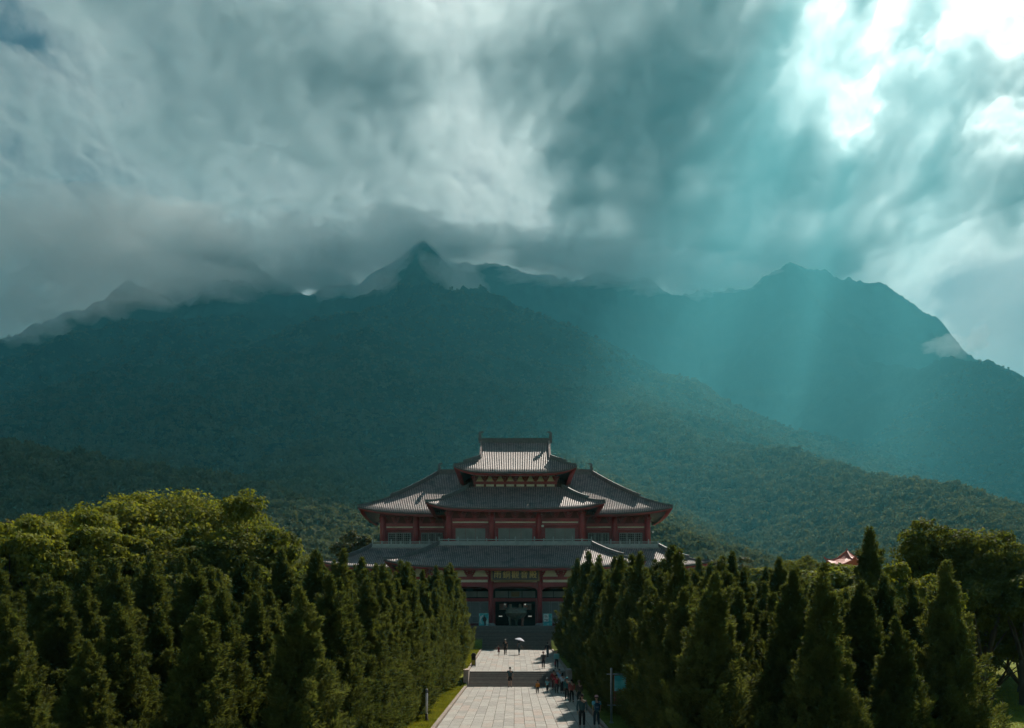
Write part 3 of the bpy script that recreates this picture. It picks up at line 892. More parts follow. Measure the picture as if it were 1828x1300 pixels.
for a, b in zip((-9.85, -3.5, 3.5), (-3.5, 3.5, 9.85)):
    beam_set(a + 0.42, b - 0.42, 125.0, ZS2, False)
    tp(MB().box(a + 0.45, b - 0.45, 125.08, 125.19, 19.66, 19.98), 'lintel', M_RED)
    x0, x1 = a + 0.95, b - 0.95
    nsc = 3
    for k in range(nsc):
        xa, xb = x0 + (x1 - x0) * k / nsc, x0 + (x1 - x0) * (k + 1) / nsc
        tp(MB().box(xa + 0.015, xb - 0.015, 125.06, 125.18, 17.1, 19.62), 'screen_panel', M_SCREEN)
for k in range(11):
    x = -9.85 + k * 1.97
    bracket(x, 125.0, 21.12, 0.55, 1.3, 0.95, 0.8, 4)
tp(MB().box(-9.6, 9.6, 125.1, 125.19, 21.12, 22.4), 'frieze_board', M_REDD)
for s in (-1, 1):
    for a, b in ((10.6, 15.5), (15.5, 20.7)):
        x0, x1 = (a, b) if s > 0 else (-b, -a)
        beam_set(x0 + 0.46, x1 - 0.46, 131.5, ZS2, False)
        nw = 3
        xa, xb = x0 + 0.8, x1 - 0.8
        tp(MB().box(xa - 0.05, xb + 0.05, 131.66, 131.69, 17.1, 19.68), 'window_glass', M_DARK)
        for k in range(nw):
            lattice(xa + (xb - xa) * k / nw + 0.02, xa + (xb - xa) * (k + 1) / nw - 0.02, 131.58, 17.1, 19.65, 'window', 4)
    for k in range(6): bracket(s * (10.9 + k * 1.96), 131.5, 21.12, 0.5, 1.2, 0.95, 0.8, 4)
    tp(MB().box(min(s * 10.2, s * 20.4), max(s * 10.2, s * 20.4), 131.6, 131.69, 21.12, 22.4), 'frieze_board', M_REDD)

# ---- tower storey
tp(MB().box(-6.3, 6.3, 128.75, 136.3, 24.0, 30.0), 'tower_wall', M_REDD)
tp(MB().box(-6.9, 6.9, 128.1, 128.6, 25.9, 26.3), 'tower_plinth', M_RIDGE)
tp(MB().box(-6.4, 6.4, 128.5, 128.74, 26.3, 26.42).box(-6.4, 6.4, 128.5, 128.74, 26.78, 27.2), 'beam', M_RED)
for k in range(8):
    x0 = -6.2 + k * 1.55
    tp(MB().box(x0 + 0.18, x0 + 1.37, 128.66, 128.745, 26.43, 26.77), 'plaster_panel', M_CREAM)
    tp(MB().box(x0 + 0.12, x0 + 1.43, 128.68, 128.742, 27.21, 28.3), 'plaster_panel', M_CREAM)
for k in range(9): bracket(-6.2 + k * 1.55, 128.62, 27.2, 0.4, 1.05, 0.8, 0.9, 4)
# ---- balustrades
def balustrade(x0, x1, y, z, n, h=0.86):
    t = tp(MB().box(x0, x1, y - 0.09, y + 0.09, z, z + 0.1), 'balustrade', M_STONE)
    MB().box(x0, x1, y - 0.07, y + 0.07, z + h - 0.12, z + h).build('hand_rail', M_STONE, t)
    for k in range(n + 1):
        x = x0 + (x1 - x0) * k / n
        tall = 0.28 if k % 2 == 0 else 0.02
        MB().box(x - 0.09, x + 0.09, y - 0.1, y + 0.1, z + 0.1, z + h + tall).box(x - 0.06, x + 0.06, y - 0.06, y + 0.06, z + h + tall, z + h + tall + 0.1).build('post', M_STONE, t)
        if k < n:
            xb = x0 + (x1 - x0) * (k + 1) / n
            MB().box(x + 0.092, xb - 0.092, y - 0.04, y + 0.04, z + 0.12, z + 0.55).build('panel', M_STONE, t)
    return t
balustrade(-11.2, 11.2, 123.5, 17.02, 16)
for s in (-1, 1): balustrade(min(s * 11.6, s * 21.6), max(s * 11.6, s * 21.6), 127.1, 17.0, 7)
# floodlights
M_WHITE = mat_var('white_enamel', (0.75, 0.75, 0.73), (0.82, 0.82, 0.8), 4.0, 0.4)
for x, y, z in ((4.05, 124.5, 19.75), (21.5, 131.2, 19.6)):
    o = tp(MB().lathe(x, y, [(0.10, z), (0.17, z + 0.05), (0.2, z + 0.28), (0.12, z + 0.32)], 10), 'floodlight', M_WHITE)
    MB().box(x - 0.04, x + 0.04, y, y + 0.4, z + 0.1, z + 0.18).build('floodlight_arm', M_RIDGE, o)

# ------------------------------------------------------------------ bronze censer and poster boards before the door
M_BRONZE = mat_var('bronze_green', (0.10, 0.11, 0.095), (0.18, 0.185, 0.15), 3.0, 0.45, 0.2, 12, metallic=0.6, dirt=(0.05, 0.09, 0.075))
M_PINKISH = mat_var('pinkish_metal', (0.22, 0.11, 0.09), (0.30, 0.16, 0.13), 3.0, 0.5, metallic=0.3)  # pinker tone given to the right front leg only
cz = thing('bronze_censer', 'large round bronze incense cauldron on legs before the temple door', 'censer', (0.2, 115.6, 5.12))
cb = MB().lathe(0, 0, [(0.5, 0.95), (1.05, 1.1), (1.38, 1.5), (1.46, 1.95), (1.40, 2.25), (1.34, 2.32), (1.52, 2.4), (1.52, 2.52), (1.3, 2.52), (1.25, 2.3), (0.9, 2.2)], 32).build('bowl', M_BRONZE, cz, True)
MB().lathe(0, 0, [(1.475, 1.72), (1.5, 1.76), (1.5, 1.84), (1.47, 1.88)], 32).build('band', M_BRONZE, cb, True)
for k in range(3):
    a = R(-30 + 120 * k)
    x, y = 0.95 * math.cos(a), 0.95 * math.sin(a)
    MB().tube([(x * 0.9, y * 0.9, 1.25), (x * 1.1, y * 1.1, 0.85), (x, y, 0.4), (x * 1.05, y * 1.05, 0.0)], [0.26, 0.2, 0.15, 0.2], 10).build('leg', M_PINKISH if k == 0 else M_BRONZE, cz, True)
for s in (-1, 1):
    MB().tube([(s * 1.4, 0, 2.35), (s * 1.62, 0, 2.55), (s * 1.66, 0, 2.95), (s * 1.45, 0, 3.05), (s * 1.35, 0, 2.9)], 0.09, 8).build('handle', M_BRONZE, cz, True)

def mat_poster(name, seed):
    m, nt, N, L, b = mat_new(name)
    tc = N.new('ShaderNodeTexCoord'); mp = N.new('ShaderNodeMapping'); mp.inputs['Location'].default_value = (seed, 0, seed)
    L.new(tc.outputs['Object'], mp.inputs[0])
    n = N.new('ShaderNodeTexNoise'); n.inputs['Scale'].default_value = 1.6; n.inputs['Detail'].default_value = 3
    L.new(mp.outputs[0], n.inputs['Vector'])
    r = ramp(N, [(0.38, (0.02, 0.33, 0.36)), (0.55, (0.10, 0.50, 0.52)), (0.68, (0.55, 0.68, 0.66))])
    L.new(n.outputs['Fac'], r.inputs['Fac']); L.new(r.outputs[0], b.inputs['Base Color'])
    b.inputs['Roughness'].default_value = 0.45
    return m
M_PW = mat_var('poster_pale', (0.55, 0.62, 0.62), (0.68, 0.72, 0.70), 2.0, 0.5)
M_PD = mat_var('poster_dark', (0.010, 0.016, 0.022), (0.02, 0.03, 0.04), 3.0, 0.5)
M_METAL = mat_var('grey_metal', (0.20, 0.22, 0.23), (0.30, 0.32, 0.33), 4.0, 0.45, metallic=0.5)
def poster_board(x, y, w, h, label, seed):
    t = thing('poster_board', label, 'poster', (x, y, 5.12), group='poster boards at the temple door')
    p = MB().box(-w / 2, w / 2, -0.03, 0.03, 0.06, h).build('panel', mat_poster('poster_print_%d' % seed, seed), t)
    MB().box(-w / 2 - 0.04, -w / 2, -0.045, 0.045, 0, h + 0.04).box(w / 2, w / 2 + 0.04, -0.045, 0.045, 0, h + 0.04).box(-w / 2, w / 2, -0.045, 0.045, h, h + 0.04).build('frame', M_METAL, t)
    MB().box(-w / 2, -w / 2 + 0.08, 0.046, 0.5, 0, 0.05).box(w / 2 - 0.08, w / 2, 0.046, 0.5, 0, 0.05).build('foot', M_METAL, t)
    return t, p
t1, p1 = poster_board(-4.25, 115.0, 1.3, 1.75, 'teal poster board with a dark standing figure, left of the temple door', 3)
fig = [(-0.02, 0.03), (0.0, 0.55), (-0.16, 0.62), (-0.2, 1.05), (-0.06, 1.2), (-0.07, 1.38), (0.0, 1.46), (0.08, 1.4), (0.08, 1.22), (0.26, 1.14), (0.38, 0.86), (0.30, 0.7), (0.24, 0.55), (0.24, 0.03), (0.14, 0.03), (0.12, 0.5), (0.08, 0.03)]
MB().prism([(a + 0.05, b + 0.06) for a, b in fig], 'y', -0.036, -0.031).build('printed_figure', M_PD, p1)
MB().prism([(-0.6, 0.5), (-0.05, 1.5), (0.1, 1.62), (-0.5, 1.3)], 'y', -0.0345, -0.0305).build('printed_shape', M_PW, p1)
t2, p2 = poster_board(4.5, 115.0, 1.2, 1.7, 'teal poster board with a white text block, right of the temple door', 11)
MB().box(-0.56, 0.12, -0.034, -0.031, 0.62, 1.6).build('printed_block', M_PW, p2)
for k, (a, b, z) in enumerate(((-0.45, -0.1, 1.36), (-0.42, 0.02, 1.2), (-0.5, 0.05, 0.9), (-0.2, 0.0, 0.72))):
    MB().box(a, b, -0.038, -0.035, z, z + 0.08).build('printed_line', M_PD, p2)
# ------------------------------------------------------------------ trees
M_BARK = mat_var('bark', (0.05, 0.04, 0.03), (0.10, 0.08, 0.06), 5.0, 0.9, 0.5, 12.0, stretch=(1, 1, 0.25))
M_CYP = mat_leaf('cypress_needles', (0.046, 0.062, 0.019), (0.118, 0.134, 0.044), 0.45, 0.9)
M_LEAFA = mat_leaf('olive_leaves', (0.080, 0.104, 0.02), (0.205, 0.215, 0.04), 0.5, 0.5)
M_LEAFB = mat_leaf('dark_leaves', (0.066, 0.086, 0.02), (0.17, 0.18, 0.038), 0.5, 0.6)
M_LEAFC = mat_leaf('yellow_leaves', (0.12, 0.145, 0.022), (0.25, 0.255, 0.045), 0.5, 0.8)
M_LEAFD = mat_leaf('grey_green_leaves', (0.055, 0.062, 0.030), (0.12, 0.12, 0.06), 0.3, 0.7)

def tri_mesh(name, P, mat):
    """P: (n, k, 3) polygons"""
    n, k = P.shape[:2]
    return new_mesh(name, P.reshape(-1, 3), np.arange(n * k).reshape(n, k), mat)

def unit(a): return a / np.maximum(np.linalg.norm(a, axis=-1, keepdims=True), 1e-9)

def cypress_crown(name, seed, H=8.5, Rm=1.75, slim=1.0, nplume=330, nblade=215):
    r = np.random.default_rng(seed)
    # plumes: upswept flames on a pointed, uneven cone
    z0 = H * (0.02 + 0.84 * r.uniform(0, 1, nplume) ** 1.25)
    ang = r.uniform(0, 2 * math.pi, nplume)
    lob = 1 + 0.10 * np.sin(3 * ang + 7 * z0 / H + seed) + 0.07 * np.sin(5 * ang - 4 * z0 / H)
    rad = Rm * slim * lob * 1.24 * np.clip((0.97 - z0 / H), 0, 1) ** 1.2 * (0.74 + 0.26 * np.clip(z0 / (0.14 * H), 0, 1))
    L = (0.8 + 0.95 * r.uniform(0, 1, nplume) ** 1.5) * (0.32 + 0.85 * (1 - z0 / H)) * H / 8.5
    inn = r.uniform(0.5, 1.04, nplume) ** 0.5
    rad = rad * inn
    out = np.stack([np.cos(ang), np.sin(ang), np.zeros(nplume)], 1)
    tilt = r.uniform(0.20, 0.62, nplume)
    d = unit(out * tilt[:, None] + np.array([0, 0, 1.0]) + r.normal(0, 0.10, (nplume, 3)))
    base = out * (rad * 0.80)[:, None] + np.stack([0 * z0, 0 * z0, z0], 1)
    # leader
    nl = 10
    base = np.concatenate([base, np.stack([r.normal(0, 0.03, nl), r.normal(0, 0.03, nl), H * np.linspace(0.70, 0.94, nl)], 1)])
    d = np.concatenate([d, unit(np.array([[0, 0, 1.0]]) + r.normal(0, 0.12, (nl, 3)))])
    L = np.concatenate([L, np.linspace(0.9, 0.62, nl)])
    n = len(base)
    t = r.uniform(0, 1, (n, nblade)) ** 0.85
    pr = 0.30 * (1.02 - t) ** 0.75 * np.clip(t * 6 + 0.3, 0, 1) * (0.35 + 0.65 * np.clip(L / L.mean(), 0, 1.5))[:, None]
    a2 = r.uniform(0, 2 * math.pi, (n, nblade))
    e1 = unit(np.cross(d, np.array([0.3, 0.9, 0.1]))); e2 = np.cross(d, e1)
    rr = pr * np.sqrt(r.uniform(0.15, 1, (n, nblade)))
    radial = e1[:, None, :] * np.cos(a2)[..., None] + e2[:, None, :] * np.sin(a2)[..., None]
    p = base[:, None, :] + d[:, None, :] * (t * L[:, None])[..., None] + radial * rr[..., None]
    bd = unit(d[:, None, :] * 1.0 + radial * 0.75 + r.normal(0, 0.35, (n, nblade, 3)))
    bl = (0.10 + 0.12 * r.uniform(0, 1, (n, nblade)))[..., None]
    wd = unit(np.cross(bd, r.normal(0, 1, (n, nblade, 3)))) * (0.012 + 0.015 * r.uniform(0, 1, (n, nblade)))[..., None]
    A = p - wd; B = p + wd; C = p + bd * bl + wd * 0.5; D = p + bd * bl * 0.9 - wd * 0.6
    P = np.stack([A, B, C, D], 2).reshape(-1, 4, 3)
    return tri_mesh(name, P, M_CYP)

def cypress_core(name, seed, H=8.5, Rm=1.75, slim=1.0):
    """dense inner twigs that close the middle of the crown"""
    r = np.random.default_rng(seed + 50)
    n = 2600
    z = H * (0.03 + 0.8 * r.uniform(0, 1, n))
    a = r.uniform(0, 2 * math.pi, n)
    rad = Rm * slim * np.clip(0.95 - z / H, 0, 1) ** 1.1 * r.uniform(0.2, 0.75, n)
    p = np.stack([rad * np.cos(a), rad * np.sin(a), z], 1)
    u = unit(r.normal(0, 1, (n, 3))); w = unit(np.cross(u, r.normal(0, 1, (n, 3))))
    s = r.uniform(0.10, 0.22, n)[:, None]
    P = np.stack([p - u * s, p + w * s * 0.6, p + u * s, p - w * s * 0.6], 1)
    return tri_mesh(name, P, M_CYP)

def join_arrays(name, meshes, mat):
    V, F, o = [], [], 0
    for m in meshes:
        v = np.empty(len(m.vertices) * 3, np.float32); m.vertices.foreach_get('co', v)
        V.append(v.reshape(-1, 3)); F.append(np.arange(len(v) // 3).reshape(-1, 4) + o); o += len(v) // 3
    for m in meshes: bpy.data.meshes.remove(m)
    return new_mesh(name, np.concatenate(V), np.concatenate(F), mat)

CYP = []
for k, (sl, npl) in enumerate(((1.0, 215), (1.08, 225), (0.92, 205), (1.0, 220), (0.55, 150))):
    cm = join_arrays('crown', [cypress_crown('c', 900 + k, slim=sl, nplume=npl), cypress_core('k', 900 + k, slim=sl)], M_CYP)
    tm = MB().tube([(0, 0, -0.3), (0.02, 0.01, 2.5), (0, 0, 6.0), (0, 0, 7.6)], [0.16, 0.13, 0.06, 0.015], 8).mesh('trunk', M_BARK, True)
    CYP.append((cm, tm))

trng = random.Random(12)
ORD = ['first', 'second', 'third', 'fourth', 'fifth', 'sixth', 'seventh', 'eighth', 'ninth', 'tenth', 'eleventh', 'twelfth', 'thirteenth', 'fourteenth', 'fifteenth', 'sixteenth', 'seventeenth', 'eighteenth', 'nineteenth', 'twentieth', 'twenty-first', 'twenty-second', 'twenty-third', 'twenty-fourth', 'twenty-fifth', 'twenty-sixth', 'twenty-seventh', 'twenty-eighth']
def cypress(x, y, h, label, group, var=None, wide=1.0, lean=0.0):
    k = trng.randrange(4) if var is None else var
    t = thing('cypress_tree', label, 'cypress tree', (x, y, gz(x, y) - 0.05), trng.uniform(0, 6.28), group)
    s = h / 8.5
    t.scale = (s ** 0.6 * wide, s ** 0.6 * wide, s)
    t.rotation_euler = (trng.uniform(-0.025, 0.025), trng.uniform(-0.025, 0.025) + lean, t.rotation_euler[2])
    link('crown', CYP[k][0], t); link('trunk', CYP[k][1], t)
    return t
def cyp_h(y):
    return float(np.interp(y, [20, 25, 32, 42, 55, 80, 105], [4.6, 5.6, 6.6, 7.9, 8.8, 8.9, 8.6]))
ROWN = ['front row beside the avenue', 'second row from the avenue', 'third row from the avenue', 'fourth row from the avenue', 'fifth row from the avenue', 'sixth row from the avenue', 'seventh row from the avenue', 'eighth row from the avenue']
def block(side, rows, x0, dx, dy, ymin, ymax, word):
    for r_i in range(rows):
        x = x0 + dx * r_i
        i = 0
        y = ymax[r_i]
        while y > ymin[r_i]:
            yy = y + trng.uniform(-0.45, 0.45); xx = side * (x + trng.uniform(-0.35, 0.35))
            y -= dy
            if abs(xx) - 2.2 > 0.63 * yy: continue                 # out of the picture
            h = cyp_h(yy) * trng.uniform(0.80, 1.16)
            if r_i == 0 and side > 0: h *= 1.06
            cypress(xx, yy, h, 'dark %s cypress, %s in the %s, counted from the temple' % (word, ORD[i], ROWN[r_i]), 'cypresses in the %s block' % word, None, trng.uniform(1.06, 1.24))
            i += 1
block(-1, 8, 7.0, 3.5, 2.9, [27, 27, 26, 25, 25, 27, 30, 36], [104, 103, 100, 96, 84, 74, 66, 60], 'left-hand')
block(1, 4, 7.3, 3.5, 2.9, [31, 30, 29, 32.5], [104, 103, 98, 92], 'right-hand')
cypress(18.6, 43.5, 10.4, 'tall thin dark cypress spire rising above the right-hand block', 'cypresses in the right-hand block', 4, 1.25)
cypress(-13.4, 23.2, 4.1, 'low young cypress at the bottom left corner', 'cypresses in the left-hand block', 1, 1.15)

# ---- broadleaf trees
def leaf_cloud(r, lobes, n, size, elong=1.5):
    """leaves on and in the outer shell of the lobes (cx, cy, cz, rx, ry, rz)"""
    Ls = np.array(lobes)
    w = Ls[:, 3] * Ls[:, 5]
    idx = r.choice(len(Ls), n, p=w / w.sum())
    u = unit(r.normal(0, 1, (n, 3)))
    u[:, 2] = np.where(u[:, 2] < -0.35, -u[:, 2], u[:, 2])
    q = r.uniform(0, 1, n) ** 0.35
    bump = 1 + 0.16 * np.sin(u[:, 0] * 9 + idx) * np.sin(u[:, 1] * 8 + idx * 2) + 0.12 * np.sin(u[:, 2] * 11 + idx)
    c = Ls[idx, :3]; rr = Ls[idx, 3:]
    p = c + u * rr * (q * bump)[:, None]
    nrm = unit(u + r.normal(0, 0.65, (n, 3)) + np.array([0, 0, 0.4]))
    a = unit(np.cross(nrm, r.normal(0, 1, (n, 3)))); b = np.cross(nrm, a)
    s = size * r.uniform(0.6, 1.35, n)[:, None]
    return np.stack([p - a * s * elong * 0.5, p + b * s * 0.5, p + a * s * elong * 0.5, p - b * s * 0.5], 1)
def broad_crown(name, seed, H, Rc, trunk_h, n, size, mat, nl=34, flat=0.8, elong=1.5, sub=5):
    r = np.random.default_rng(seed)
    lobes = []
    ch = (H - trunk_h) / 2
    zc = trunk_h + ch
    for k in range(nl):
        u = unit(r.normal(0, 1, 3)); u[2] = u[2] if u[2] > -0.6 else -u[2] * 0.5
        q = r.uniform(0.45, 0.92)
        c = np.array([u[0] * Rc * q, u[1] * Rc * q, zc + u[2] * ch * q])
        s = Rc * r.uniform(0.18, 0.34)
        lobes.append((c[0], c[1], c[2], s, s, s * flat))
        for j in range(sub):
            v = unit(r.normal(0, 1, 3)); v[2] = abs(v[2]) * 0.9
            s2 = s * r.uniform(0.3, 0.55)
            e = c + v * s * np.array([0.95, 0.95, 0.9 * flat])
            lobes.append((e[0], e[1], e[2], s2, s2, s2 * flat))
    return tri_mesh(name, leaf_cloud(r, lobes, n, size, elong), mat), lobes[::sub + 1]
def broad_trunk(name, seed, trunk_h, lobes, r0):
    r = random.Random(seed)
    m = MB()
    m.tube([(0, 0, -0.4), (0.05, 0.03, trunk_h * 0.5), (0.0, 0.1, trunk_h * 1.15)], [r0 * 1.3, r0, r0 * 0.75], 10)
    for (cx, cy_, cz, s, _, _) in lobes[:16]:
        k = r.uniform(0.3, 0.6)
        m.tube([(0, 0.05, trunk_h * 0.85), (cx * k, cy_ * k, trunk_h + (cz - trunk_h) * 0.45), (cx * 0.92, cy_ * 0.92, cz)], [r0 * 0.5, r0 * 0.28, r0 * 0.07], 6)
    return m.mesh(name, M_BARK, True)
BROAD = {}
def broad_kind(key, seed, H, Rc, th, n, size, mat, nl, r0, flat=0.8, elong=1.5):
    cm, lb = broad_crown('crown', seed, H, Rc, th, n, size, mat, nl, flat, elong)
    BROAD[key] = (cm, broad_trunk('trunk', seed, th, lb, r0), H)
broad_kind('dome', 1, 13.0, 7.5, 2.5, 85000, 0.15, M_LEAFA, 60, 0.4)
broad_kind('layered', 2, 11.5, 5.5, 2.8, 40000, 0.18, M_LEAFC, 30, 0.28, 0.5)
broad_kind('bigleaf', 3, 11.0, 4.8, 2.4, 32000, 0.22, M_LEAFA, 30, 0.25, 0.9, 1.2)
broad_kind('dark', 4, 12.0, 5.2, 2.6, 52000, 0.15, M_LEAFB, 44, 0.32)
broad_kind('yellow', 5, 7.5, 3.2, 1.8, 24000, 0.14, M_LEAFC, 26, 0.18)
broad_kind('grey', 6, 9.0, 3.6, 2.0, 24000, 0.16, M_LEAFD, 26, 0.22)
broad_kind('shade', 7, 9.0, 5.0, 2.9, 40000, 0.16, M_LEAFB, 34, 0.2)
broad_kind('low', 8, 7.5, 4.2, 0.7, 34000, 0.15, M_LEAFB, 40, 0.2)
def broadleaf(key, x, y, h, label, wide=1.0, group='broadleaf trees around the cypress blocks', name='broadleaf_tree'):
    cm, tm, H = BROAD[key]
    t = thing(name, label, 'tree', (x, y, gz(x, y) - 0.05 if y < 400 else 20), trng.uniform(0, 6.28), group)
    s = h / H
    t.scale = (s * wide, s * wide, s)
    link('crown', cm, t); link('trunk', tm, t)
    return t
def broad_px(key, px, py, Y, label, wide=1.0, **kw):
    """tree whose top stands at photo pixel (px, py) at distance Y"""
    p = at(px, py, Y)
    return broadleaf(key, p.x, Y, p.z - gz(p.x, Y), label, wide, **kw)
broad_px('dome', 290, 876, 74, 'large round olive-green tree topping the left-hand cypresses')
broad_px('dome', 395, 900, 80, 'rounded olive tree just right of the largest left tree', 0.8)
broad_px('bigleaf', 445, 905, 66, 'broad-leaved glossy tree at the right end of the left tree group', 0.75)
broad_px('bigleaf', 505, 985, 63, 'low glossy bush-like tree behind the middle of the left cypresses', 0.9)
broad_px('layered', 120, 900, 62, 'yellow-green layered tree left of the large round tree', 0.85)
broad_px('layered', 15, 912, 58, 'yellow-green tree at the left edge of the picture', 0.8)
broad_px('grey', 38, 897, 82, 'small grey-green tree between the two yellow-green trees at far left', 0.8)
broad_px('bigleaf', 215, 925, 68, 'olive tree filling the gap below the large round tree', 1.1)
broad_px('dark', 60, 960, 66, 'dark tree behind the first cypress tops at far left', 1.2)
broad_px('dark', 350, 950, 64, 'dark tree under the right side of the large round tree', 1.2)
broad_px('grey', 645, 935, 150, 'lone pale tree beside the left corner of the temple roof', 0.9)
broad_px('dark', 540, 985, 130, 'dark low tree between the left tree group and the temple', 1.2)
broad_px('dark', 1697, 930, 60, 'large dark tree standing behind the right-hand cypresses', 0.95)
broad_px('dark', 1755, 972, 57, 'dark tree to the right of the large dark tree', 0.9)
broad_px('yellow', 1630, 995, 52, 'yellow-tipped small tree in front of the large dark tree', 0.8)
broad_px('shade', 1828, 985, 56, 'olive tree cut by the right edge of the picture', 1.0)
broad_px('shade', 1800, 1075, 76, 'shady lawn tree with a bare trunk near the right edge', 0.9)
broad_px('shade', 1860, 1085, 70, 'shady lawn tree with a thin trunk at the right edge', 0.9)
broad_px('yellow', 1462, 1000, 92, 'light green tree in front of the small red roof', 1.5)
broad_px('yellow', 1545, 1022, 88, 'light green bush tree right of the small red roof', 1.5)
broad_px('yellow', 1420, 1020, 86, 'light green bush tree behind the middle right cypresses', 1.4)
broad_px('yellow', 1310, 1030, 96, 'bright olive bush tree beside the right end of the temple', 1.6)
broad_px('grey', 1290, 985, 190, 'round grey-green tree beyond the right corner of the temple', 1.3)
broad_px('grey', 1250, 1000, 175, 'grey-green tree touching the right eave of the temple', 1.2)
broad_px('yellow', 1380, 1010, 150, 'pale bush tree in the gap right of the temple', 1.8)
broad_px('dark', 1432, 990, 140, 'dark round tree left of the small red roof', 0.9)
broad_px('yellow', 1370, 1035, 80, 'leafy yellow bush tree behind the right-hand cypress tops', 1.6)
broad_px('yellow', 1590, 1030, 76, 'yellow bush tree between the tall spire and the dark tree', 1.4)

broad_px('low', 1715, 1060, 62, 'low dark tree with foliage to the ground right of the last cypress', 1.1)
broad_px('low', 1768, 1085, 60, 'low dark tree standing over the lawn corner', 1.1)
broad_px('low', 1822, 1075, 66, 'low dark tree behind the lawn at the right edge', 1.2)
broad_px('low', 1745, 1050, 74, 'dark tree filling the back of the right-hand lawn', 1.3)
broad_px('yellow', 1512, 1007, 104, 'light green tree hiding the columns of the small pavilion', 1.5)
# ---- wood at the mountain foot, one mass of far crowns
def far_crown(seed, mat):
    r = np.random.default_rng(seed)
    lobes = []
    for k in range(9):
        u = unit(r.normal(0, 1, 3))
        s = r.uniform(0.28, 0.45)
        lobes.append((u[0] * 0.55, u[1] * 0.55, 0.75 + u[2] * 0.5, s, s, s * 0.9))
    return leaf_cloud(r, lobes, 200, 0.27, 1.1)
fr_ = np.random.default_rng(31)
M_WOOD = mat_leaf('far_wood_leaves', (0.062, 0.076, 0.046), (0.165, 0.170, 0.115), 0.25, 0.3, 0.9, 0.0)
wcol = bpy.data.collections.new('far_wood_crowns')
for k in range(6):
    wcol.objects.link(bpy.data.objects.new('far_crown', tri_mesh('far_crown', far_crown(60 + k, None), M_WOOD)))
N_FAR = 70000
uY = np.exp(fr_.uniform(math.log(250), math.log(5200), N_FAR) ** 1.0)
uX = fr_.uniform(-0.66, 0.68, N_FAR) * uY
uZ = terrain_h(uX, uY, False)
sc = fr_.uniform(2.6, 5.4, N_FAR) * np.clip(uY / 450, 0.75, 2.6); hs = fr_.uniform(1.0, 1.7, N_FAR)
wme = bpy.data.meshes.new('far_wood')
wme.vertices.add(N_FAR); wme.vertices.foreach_set('co', np.stack([uX, uY, uZ - 0.2 * sc], 1).astype(np.float32).ravel())
att = wme.attributes.new('crown_scale', 'FLOAT_VECTOR', 'POINT'); att.data.foreach_set('vector', np.stack([sc, sc, sc * hs], 1).astype(np.float32).ravel())
att = wme.attributes.new('crown_turn', 'FLOAT_VECTOR', 'POINT'); att.data.foreach_set('vector', np.stack([0 * sc, 0 * sc, fr_.uniform(0, 6.28, N_FAR)], 1).astype(np.float32).ravel())
wme.materials.append(M_WOOD)
wood = link('far_wood', wme)
tag(wood, 'mixed wood on the mountain foot behind the temple', 'wood', kind='stuff')
ng = bpy.data.node_groups.new('far_wood', 'GeometryNodeTree')
ng.interface.new_socket('Geometry', in_out='INPUT', socket_type='NodeSocketGeometry')
ng.interface.new_socket('Geometry', in_out='OUTPUT', socket_type='NodeSocketGeometry')
gi, go = ng.nodes.new('NodeGroupInput'), ng.nodes.new('NodeGroupOutput')
iop = ng.nodes.new('GeometryNodeInstanceOnPoints')
ci = ng.nodes.new('GeometryNodeCollectionInfo'); ci.inputs['Collection'].default_value = wcol
ci.inputs['Separate Children'].default_value = True; ci.inputs['Reset Children'].default_value = True
def named(nm):
    q = ng.nodes.new('GeometryNodeInputNamedAttribute'); q.data_type = 'FLOAT_VECTOR'; q.inputs['Name'].default_value = nm
    return q.outputs['Attribute']
ng.links.new(gi.outputs[0], iop.inputs['Points']); ng.links.new(ci.outputs[0], iop.inputs['Instance'])
iop.inputs['Pick Instance'].default_value = True
ng.links.new(named('crown_scale'), iop.inputs['Scale']); ng.links.new(named('crown_turn'), iop.inputs['Rotation'])
ng.links.new(iop.outputs[0], go.inputs[0])
wood.modifiers.new('wood', 'NODES').node_group = ng
# ------------------------------------------------------------------ people
def plain(name, c, rough=0.8, s=6.0):
    return mat_var(name, tuple(q * 0.85 for q in c), tuple(min(q * 1.12, 0.9) for q in c), s, rough, 0.15, 40.0)
M_SKIN = plain('skin', (0.42, 0.25, 0.17), 0.6)
M_HAIR = plain('black_hair', (0.012, 0.010, 0.010), 0.9)
CLOTH = {}
def cloth(c):
    k = tuple(round(q, 3) for q in c)
    if k not in CLOTH: CLOTH[k] = plain('cloth_%d' % len(CLOTH), c)
    return CLOTH[k]

